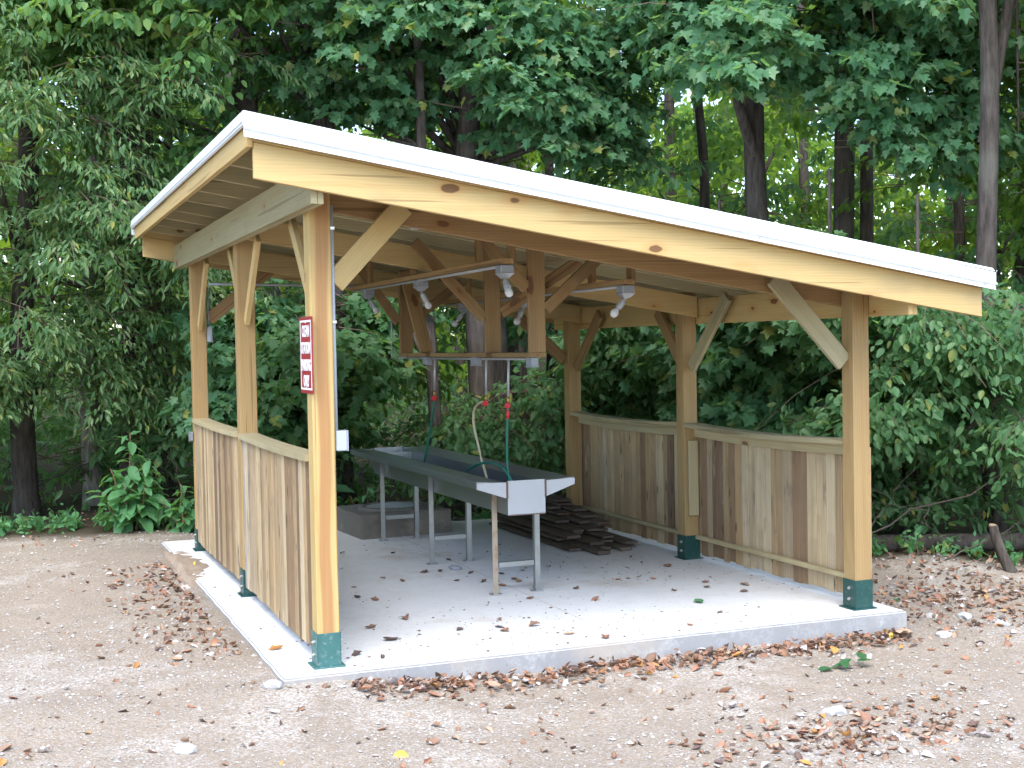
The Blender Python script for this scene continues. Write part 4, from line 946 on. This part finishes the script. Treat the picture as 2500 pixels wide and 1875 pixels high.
big_plant('potted_weed', 'green weed growing behind the well box', (2.0, 6.35), [(-.15, 0, .42), (.05, 0, .52), (.22, .05, .62), (.4, .02, .35)], None, .14, 5)

# log, stump and dead branches at the right edge of the yard
lg = trunk('fallen_log', None, wob_path((5.35, 2.85, -.02), (7.6, 1.55, .04), 8, .03, 3), .10, .085, 'bark_dark', 12, 4); tag(lg, 'dark rotting log lying along the edge of the wood at right', 'log')
st = empty('stump', (6.30, 1.10, -.1), 'thin freshly cut stump leaning at the right edge', 'stump')
sp_ = [Vector((6.36, 1.02, gzf(6.36, 1.02)-.05)), Vector((6.30, 1.10, .08)), Vector((6.27, 1.14, .22)), Vector((6.26, 1.16, .32))]
trunk('trunk', st, sp_, .05, .04, 'bark', 10, 6)
b2 = bmesh.new(); bmesh.ops.create_cone(b2, cap_ends=True, segments=10, radius1=.037, radius2=.034, depth=.012); bmobj('cut_face', b2, 'cut', st, Matrix.Translation((6.26, 1.16, .323)) @ Matrix.Rotation(rad(14), 4, 'X'))
rb = random.Random(9)
def dead(label, a, b, r, w=.12, k=0):
    e = empty('dead_branch', a, label, 'branch', 'dead branches at the edge of the wood'); p = wob_path(a, b, 9, w, k)
    tube('branch', e, p, [r*(1-.8*i/9) for i in range(10)], MAT['dry_twig'], 6)
    for q in range(4):
        i = rb.randint(2, 7); d = Vector((rb.uniform(-.5, .5), rb.uniform(-.4, .3), rb.uniform(.0, .45)))
        tube('side_twig', e, wob_path(p[i], p[i]+d, 5, .04, rb.random()), [r*.4*(1-.8*j/5) for j in range(6)], MAT['dry_twig'], 5)
dead('long dead branch sloping up to the right above the log', (5.25, 2.2, 0), (8.0, 1.5, 1.15), .011, .12, 1)
dead('thin dead branch arching behind the front right post', (5.3, 2.0, -.03), (6.1, 2.0, .75), .009, .12, 2)
dead('forked dead twig standing before the log', (5.9, 1.75, -.05), (6.15, 1.75, .62), .008, .05, 3)
dead('bent brown branch reaching in at the right edge', (6.7, 2.3, .9), (8.2, 1.7, 2.3), .03, .1, 4)
dead('leaning dark bough in the shadow beyond the front right post', (5.6, 3.1, .25), (7.3, 2.6, 1.35), .05, .08, 5)
dead('pale twig lying low in front of the stump', (6.0, 1.5, -.02), (6.9, 1.35, .35), .008, .06, 6)
dead('crooked dead stick behind the left wall plants', (.3, 8.0, .0), (.1, 8.1, .9), .018, .06, 7)

# ------------------------------------------------------------------ gravel, rubble and fallen leaves
def view_ok(x, y):
    dx, dy = x - CAM.x, y - CAM.y; az = np.degrees(np.arctan2(dx, dy)); return (az > -6) & (az < 49)
def in_slab(x, y, m=.03): return (x > SX0-m) & (x < SX1+m) & (y > SY0-m) & (y < SY1+m)
oct_v = np.array([(1, 0, 0), (-1, 0, 0), (0, 1, 0), (0, -1, 0), (0, 0, 1), (0, 0, -.8)], float)
oct_f = np.array([(0, 2, 4), (2, 1, 4), (1, 3, 4), (3, 0, 4), (2, 0, 5), (1, 2, 5), (3, 1, 5), (0, 3, 5)])
n = 88000
gx = RNG.uniform(-3.2, 7.5, n); gy = -3.3 + RNG.random(n)**1.5*10.5
dens = sstep(vnoise(gx, gy, .8, 21) + .6*vnoise(gx, gy, 2.4, 22), -.28, .3)
ok = view_ok(gx, gy) & ~in_slab(gx, gy, .02) & (RNG.random(n) < .3 + .55*dens) & ~((gx > 4.5) & (gx*.55 + gy*.85 > 4.8)) & (gy < 7.2)
gx, gy = gx[ok], gy[ok]; n = len(gx)
sz = .005*RNG.lognormal(0, .45, n); sz = np.minimum(sz, .022)*(1 + .25*sstep(gy, -1, 4))
Vv = oct_v[None]*(1 + RNG.normal(0, .22, (n, 6, 1)))*sz[:, None, None]*np.array([1.15, .95, .62])
th = RNG.uniform(0, 6.28, n); cs, sn = np.cos(th)[:, None], np.sin(th)[:, None]
Px = Vv[..., 0]*cs - Vv[..., 1]*sn + gx[:, None]; Py = Vv[..., 0]*sn + Vv[..., 1]*cs + gy[:, None]; Pz = Vv[..., 2] + (gz(gx, gy) + sz*.25)[:, None]
o = link(bpy.data.objects.new('gravel', np_mesh('gravel', np.stack([Px, Py, Pz], -1).reshape(-1, 3), (oct_f[None]+(np.arange(n)*6)[:, None, None]).reshape(-1, 3), ['stone'])))
tag(o, 'pale crushed gravel strewn over the yard', None, None, 'stuff')

def rock(r, seed):
    rr = random.Random(seed); bm = bmesh.new(); bmesh.ops.create_icosphere(bm, subdivisions=2, radius=r)
    for v in bm.verts:
        f = 1 + float(vnoise(v.co.x/r*1.3+seed, v.co.y/r*1.3+v.co.z/r, 1.1, seed))*.75; v.co = Vector((v.co.x*f*1.15, v.co.y*f*.9, v.co.z*f*.6))
    return bm
for k, (x, y, r, lab) in enumerate(((2.55, -1.75, .062, 'pale concrete lump lying in the gravel before the slab'), (4.75, .12, .05, 'white rubble lump beside the right slab corner'), (4.62, .32, .038, 'small white rubble piece beside the right end of the slab'),
    (4.95, -.02, .06, 'flat white rubble patch on the gravel right of the slab'), (5.02, -.32, .05, 'white chunk among leaves right of the slab'), (4.42, -.42, .055, 'broken white crust at the foot of the slab corner'), (-.55, .75, .036, 'flat grey stone on the dirt by the left slab edge'),
    (-.95, -1.05, .05, 'pale flat stone on the gravel at left'), (.1, -2.05, .07, 'white lump at the bottom edge of the gravel'), (-.33, -.22, .06, 'broken concrete flake at the near slab corner'))):
    o = bmobj('rubble_stone', rock(r, 40+k), 'chunk', None, Matrix.Translation((x, y, gzf(x, y)+r*.10)) @ Matrix.Rotation(k*1.3, 4, 'Z')); tag(o, lab, 'stone', 'loose stones on the yard')
o = bmobj('flat_stone', rock(.055, 77), 'pvc', None, Matrix.Translation((1.93, 3.0, .016)) @ Matrix.Rotation(.4, 4, 'Z')); tag(o, 'flat grey stone on the slab beside the middle table leg', 'stone')

LEAFC = {'brown': (.235, .135, .085), 'reddish brown': (.30, .15, .09), 'tan': (.36, .25, .17), 'pale grey': (.44, .40, .385), 'orange': (.47, .22, .06), 'yellow': (.60, .42, .07), 'green': (.06, .17, .06), 'dark brown': (.11, .07, .055)}
def litter_mat(nm, c):
    b = NB(nm.replace(' ', '_') + '_dead_leaf'); oi = b.n('ObjectInfo').outputs['Random']
    v = b.n('TexCoord').outputs['Object']; n1 = b.noise(v, 22, 4, .6)
    c1 = b.mix(n1, tuple(x*.65 for x in c), tuple(min(1, x*1.3) for x in c)); c1 = b.mix(1.0, c1, b.ramp(oi, [(0, (.75, .75, .75)), (1, (1.2, 1.15, 1.1))]), 'MULTIPLY')
    b.l(c1, b.p.inputs['Base Color']); b.set(Roughness=.7); return b.m
LM = {k: litter_mat(k, c) for k, c in LEAFC.items()}
def leaf_shape(seed):
    rr = random.Random(seed); nA = 6; curl = rr.uniform(.5, 1.8); bend = rr.uniform(-.7, .9); lob = rr.random() < .45; Vv = []; Ff = []
    for i in range(nA):
        t = i/(nA-1); wd = .36*math.sin(math.pi*min(.985, max(.03, t)))**.75*(1 + (.3*math.sin(t*14) if lob else 0))
        for s in (-1, -.33, .33, 1):
            a = s*curl; r_ = wd/max(.4, curl)
            Vv.append((r_*math.sin(a), t-.5, r_*(1-math.cos(a))*1.1 + bend*(t-.5)**2 + rr.uniform(-.025, .025)))
    for i in range(nA-1):
        for k in range(3): a = i*4+k; Ff.append((a, a+1, a+5, a+4))
    zmin = min(v[2] for v in Vv); return np.array([(x, y, z-zmin) for x, y, z in Vv]), np.array(Ff)
SHAPES = [leaf_shape(k) for k in range(14)]
LMESH = {}
def leaf_mesh(shape, colr):
    if (shape, colr) not in LMESH:
        me = bpy.data.meshes.new('fallen_leaf'); me.from_pydata(SHAPES[shape][0].tolist(), [], SHAPES[shape][1].tolist()); me.materials.append(LM[colr]); me.shade_smooth(); LMESH[shape, colr] = me
    return LMESH[shape, colr]
rl = random.Random(77)
CW = ['brown']*32 + ['reddish brown']*24 + ['tan']*16 + ['pale grey']*15 + ['orange']*5 + ['dark brown']*8 + ['yellow']*2 + ['green']*2
def put_leaf(x, y, z, colr, size, where, tilt=.3):
    o = bpy.data.objects.new('fallen_leaf', leaf_mesh(rl.randrange(14), colr))
    M = Matrix.Translation((x, y, z+.003)) @ Matrix.Rotation(rl.uniform(0, 6.28), 4, 'Z') @ Matrix.Rotation(rl.gauss(0, tilt), 4, 'X') @ Matrix.Rotation(rl.gauss(0, tilt), 4, 'Y') @ Matrix.Diagonal((size, size, size, 1))
    link(o, None, M); tag(o, f'{colr} fallen leaf {where}', 'leaf', f'{colr} fallen leaves {where}')
for k in range(62):
    x, y = rl.uniform(.2, 3.9), rl.uniform(.1, 5.6)*rl.uniform(.55, 1)
    if 3.1 < x and y > 3.0: continue
    put_leaf(x, y, .0, rl.choice(['brown', 'dark brown', 'dark brown', 'reddish brown', 'tan', 'brown']), rl.uniform(.05, .10), 'on the concrete slab', .15)
for x, y, c in ((.62, .55, 'dark brown'), (3.1, .75, 'green'), (1.95, -.02, 'reddish brown'), (-.14, .62, 'orange'), (-.18, 4.3, 'yellow')): put_leaf(x, y, .0, c, .11, 'on the concrete slab', .1)
def litter_spot(big):
    """weighted places where leaves have drifted"""
    u = rl.random()
    if u < .34: x = rl.uniform(.15, 4.2); y = SY0 - .07 - abs(rl.gauss(0, .15)); wh = 'along the front edge of the slab'
    elif u < .47: y = rl.uniform(.6, 4.6); x = SX0 - .10 - abs(rl.gauss(0, .32)); wh = 'beside the left edge of the slab'
    elif u < .60: x = rl.gauss(2.45, .5); y = rl.gauss(-2.05, .24) ; wh = 'in the drift on the front gravel'
    elif u < .80: x = rl.gauss(5.5, .6); y = rl.gauss(.4, .55); wh = 'on the gravel right of the slab'
    else: x = rl.uniform(-2.6, 5.2); y = rl.uniform(-3.1, .0) if rl.random() < .75 else rl.uniform(0, 5); wh = 'scattered on the open gravel'
    return x, y, wh
cnt = 0
while cnt < 225:
    x, y, wh = litter_spot(True)
    if in_slab(np.array([x]), np.array([y]), .03)[0] or not view_ok(np.array([x]), np.array([y]))[0] or y < -3.2: continue
    put_leaf(x, y, gzf(x, y) + (abs(rl.gauss(0, .02)) if 'along' in wh else 0), rl.choice(CW), rl.uniform(.075, .115) if 'along' in wh else rl.uniform(.055, .10), wh, .4); cnt += 1
# the drifts themselves: thousands more, too many to count
VV, FF, MI = [], [], []; off = 0; keys = list(LEAFC)
def add_litter(x, y, size, z=0):
    global off
    sv, sf = SHAPES[rl.randrange(14)]; M = Matrix.Translation((x, y, gzf(x, y)+.002+z)) @ Matrix.Rotation(rl.uniform(0, 6.28), 4, 'Z') @ Matrix.Rotation(rl.gauss(0, .5), 4, 'X') @ Matrix.Rotation(rl.gauss(0, .5), 4, 'Y') @ Matrix.Diagonal((size, size, size, 1))
    A = np.array(M); VV.append(sv @ A[:3, :3].T + A[:3, 3]); FF.append(sf + off); off += len(sv); MI.append(np.full(len(sf), keys.index(rl.choice(CW2))))
CW2 = ['brown']*40 + ['reddish brown']*26 + ['dark brown']*14 + ['tan']*14 + ['pale grey']*16 + ['orange']*2
cnt = 0
while cnt < 4200:
    x, y, wh = litter_spot(False)
    if rl.random() < .25: x, y = rl.uniform(4.6, 8), rl.uniform(-.5, 3.2)
    if rl.random() < .14: x, y = rl.uniform(-4, 8), rl.uniform(6.3, 9.5)
    if in_slab(np.array([x]), np.array([y]), .02)[0] or y < -3.25: continue
    add_litter(x, y, rl.uniform(.025, .07), abs(rl.gauss(0, .018)) if wh.startswith('along') else 0); cnt += 1
o = link(bpy.data.objects.new('leaf_litter', np_mesh('leaf_litter', np.concatenate(VV), np.concatenate(FF), [LM[k] for k in keys], np.concatenate(MI), True)))
tag(o, 'drifts of small dead leaves over the yard and forest floor', None, None, 'stuff')

# crumbs of dirt and bark trodden over the slab
n = 1500; cx_ = RNG.uniform(SX0+.05, SX1-.05, n); cy_ = RNG.uniform(SY0+.05, 5.8, n)*RNG.uniform(.4, 1, n); keep = (vnoise(cx_, cy_, 1.1, 61) + RNG.normal(0, .12, n) > .02) & ~((cx_ > 3.1) & (cy_ > 3.0)); cx_, cy_ = cx_[keep], cy_[keep]; n = len(cx_)
sz = np.minimum(.0045*RNG.lognormal(0, .5, n), .013); Vv = oct_v[None]*(1 + RNG.normal(0, .25, (n, 6, 1)))*sz[:, None, None]*np.array([1.5, 1.0, .5]); th = RNG.uniform(0, 6.28, n); cs, sn = np.cos(th)[:, None], np.sin(th)[:, None]
o = link(bpy.data.objects.new('dirt_crumbs', np_mesh('dirt_crumbs', np.stack([Vv[..., 0]*cs - Vv[..., 1]*sn + cx_[:, None], Vv[..., 0]*sn + Vv[..., 1]*cs + cy_[:, None], Vv[..., 2] + (sz*.3)[:, None]], -1).reshape(-1, 3), (oct_f[None]+(np.arange(n)*6)[:, None, None]).reshape(-1, 3), ['crumb'])))
tag(o, 'crumbs of dirt and bark scattered over the concrete slab', None, None, 'stuff')
MAT_SPRIG = leaf_mat('fresh_green_leaf', (.025, .085, .035), (.035, .11, .045), None, .15)
def sprig(x, y, label):
    e = empty('leafy_sprig', (x, y, gzf(x, y)), label, 'sprig'); z = gzf(x, y)
    tube('stem', e, [(x-.14, y+.02, z+.015), (x, y, z+.03), (x+.15, y-.02, z+.012)], [.003, .003, .002], 'twig', 5)
    for k, (dx, an, s_) in enumerate(((-.12, 1.9, .14), (-.05, -1.2, .12), (.02, 1.2, .13), (.08, -1.6, .12), (.13, -.3, .12), (-.02, 2.6, .10))):
        V, F = TPL['oval']; me = bpy.data.meshes.new('leaf'); me.from_pydata(V.tolist(), [], F.tolist()); me.materials.append(MAT_SPRIG)
        link(bpy.data.objects.new('leaf', me), e, Matrix.Translation((x+dx, y, z+.025+.006*k)) @ Matrix.Rotation(an, 4, 'Z') @ Matrix.Rotation(.25*math.sin(k*2.1), 4, 'X') @ Matrix.Diagonal((s_, s_, s_, 1)))
sprig(3.28, -.86, 'fresh green leafy sprig lying on the gravel before the slab')
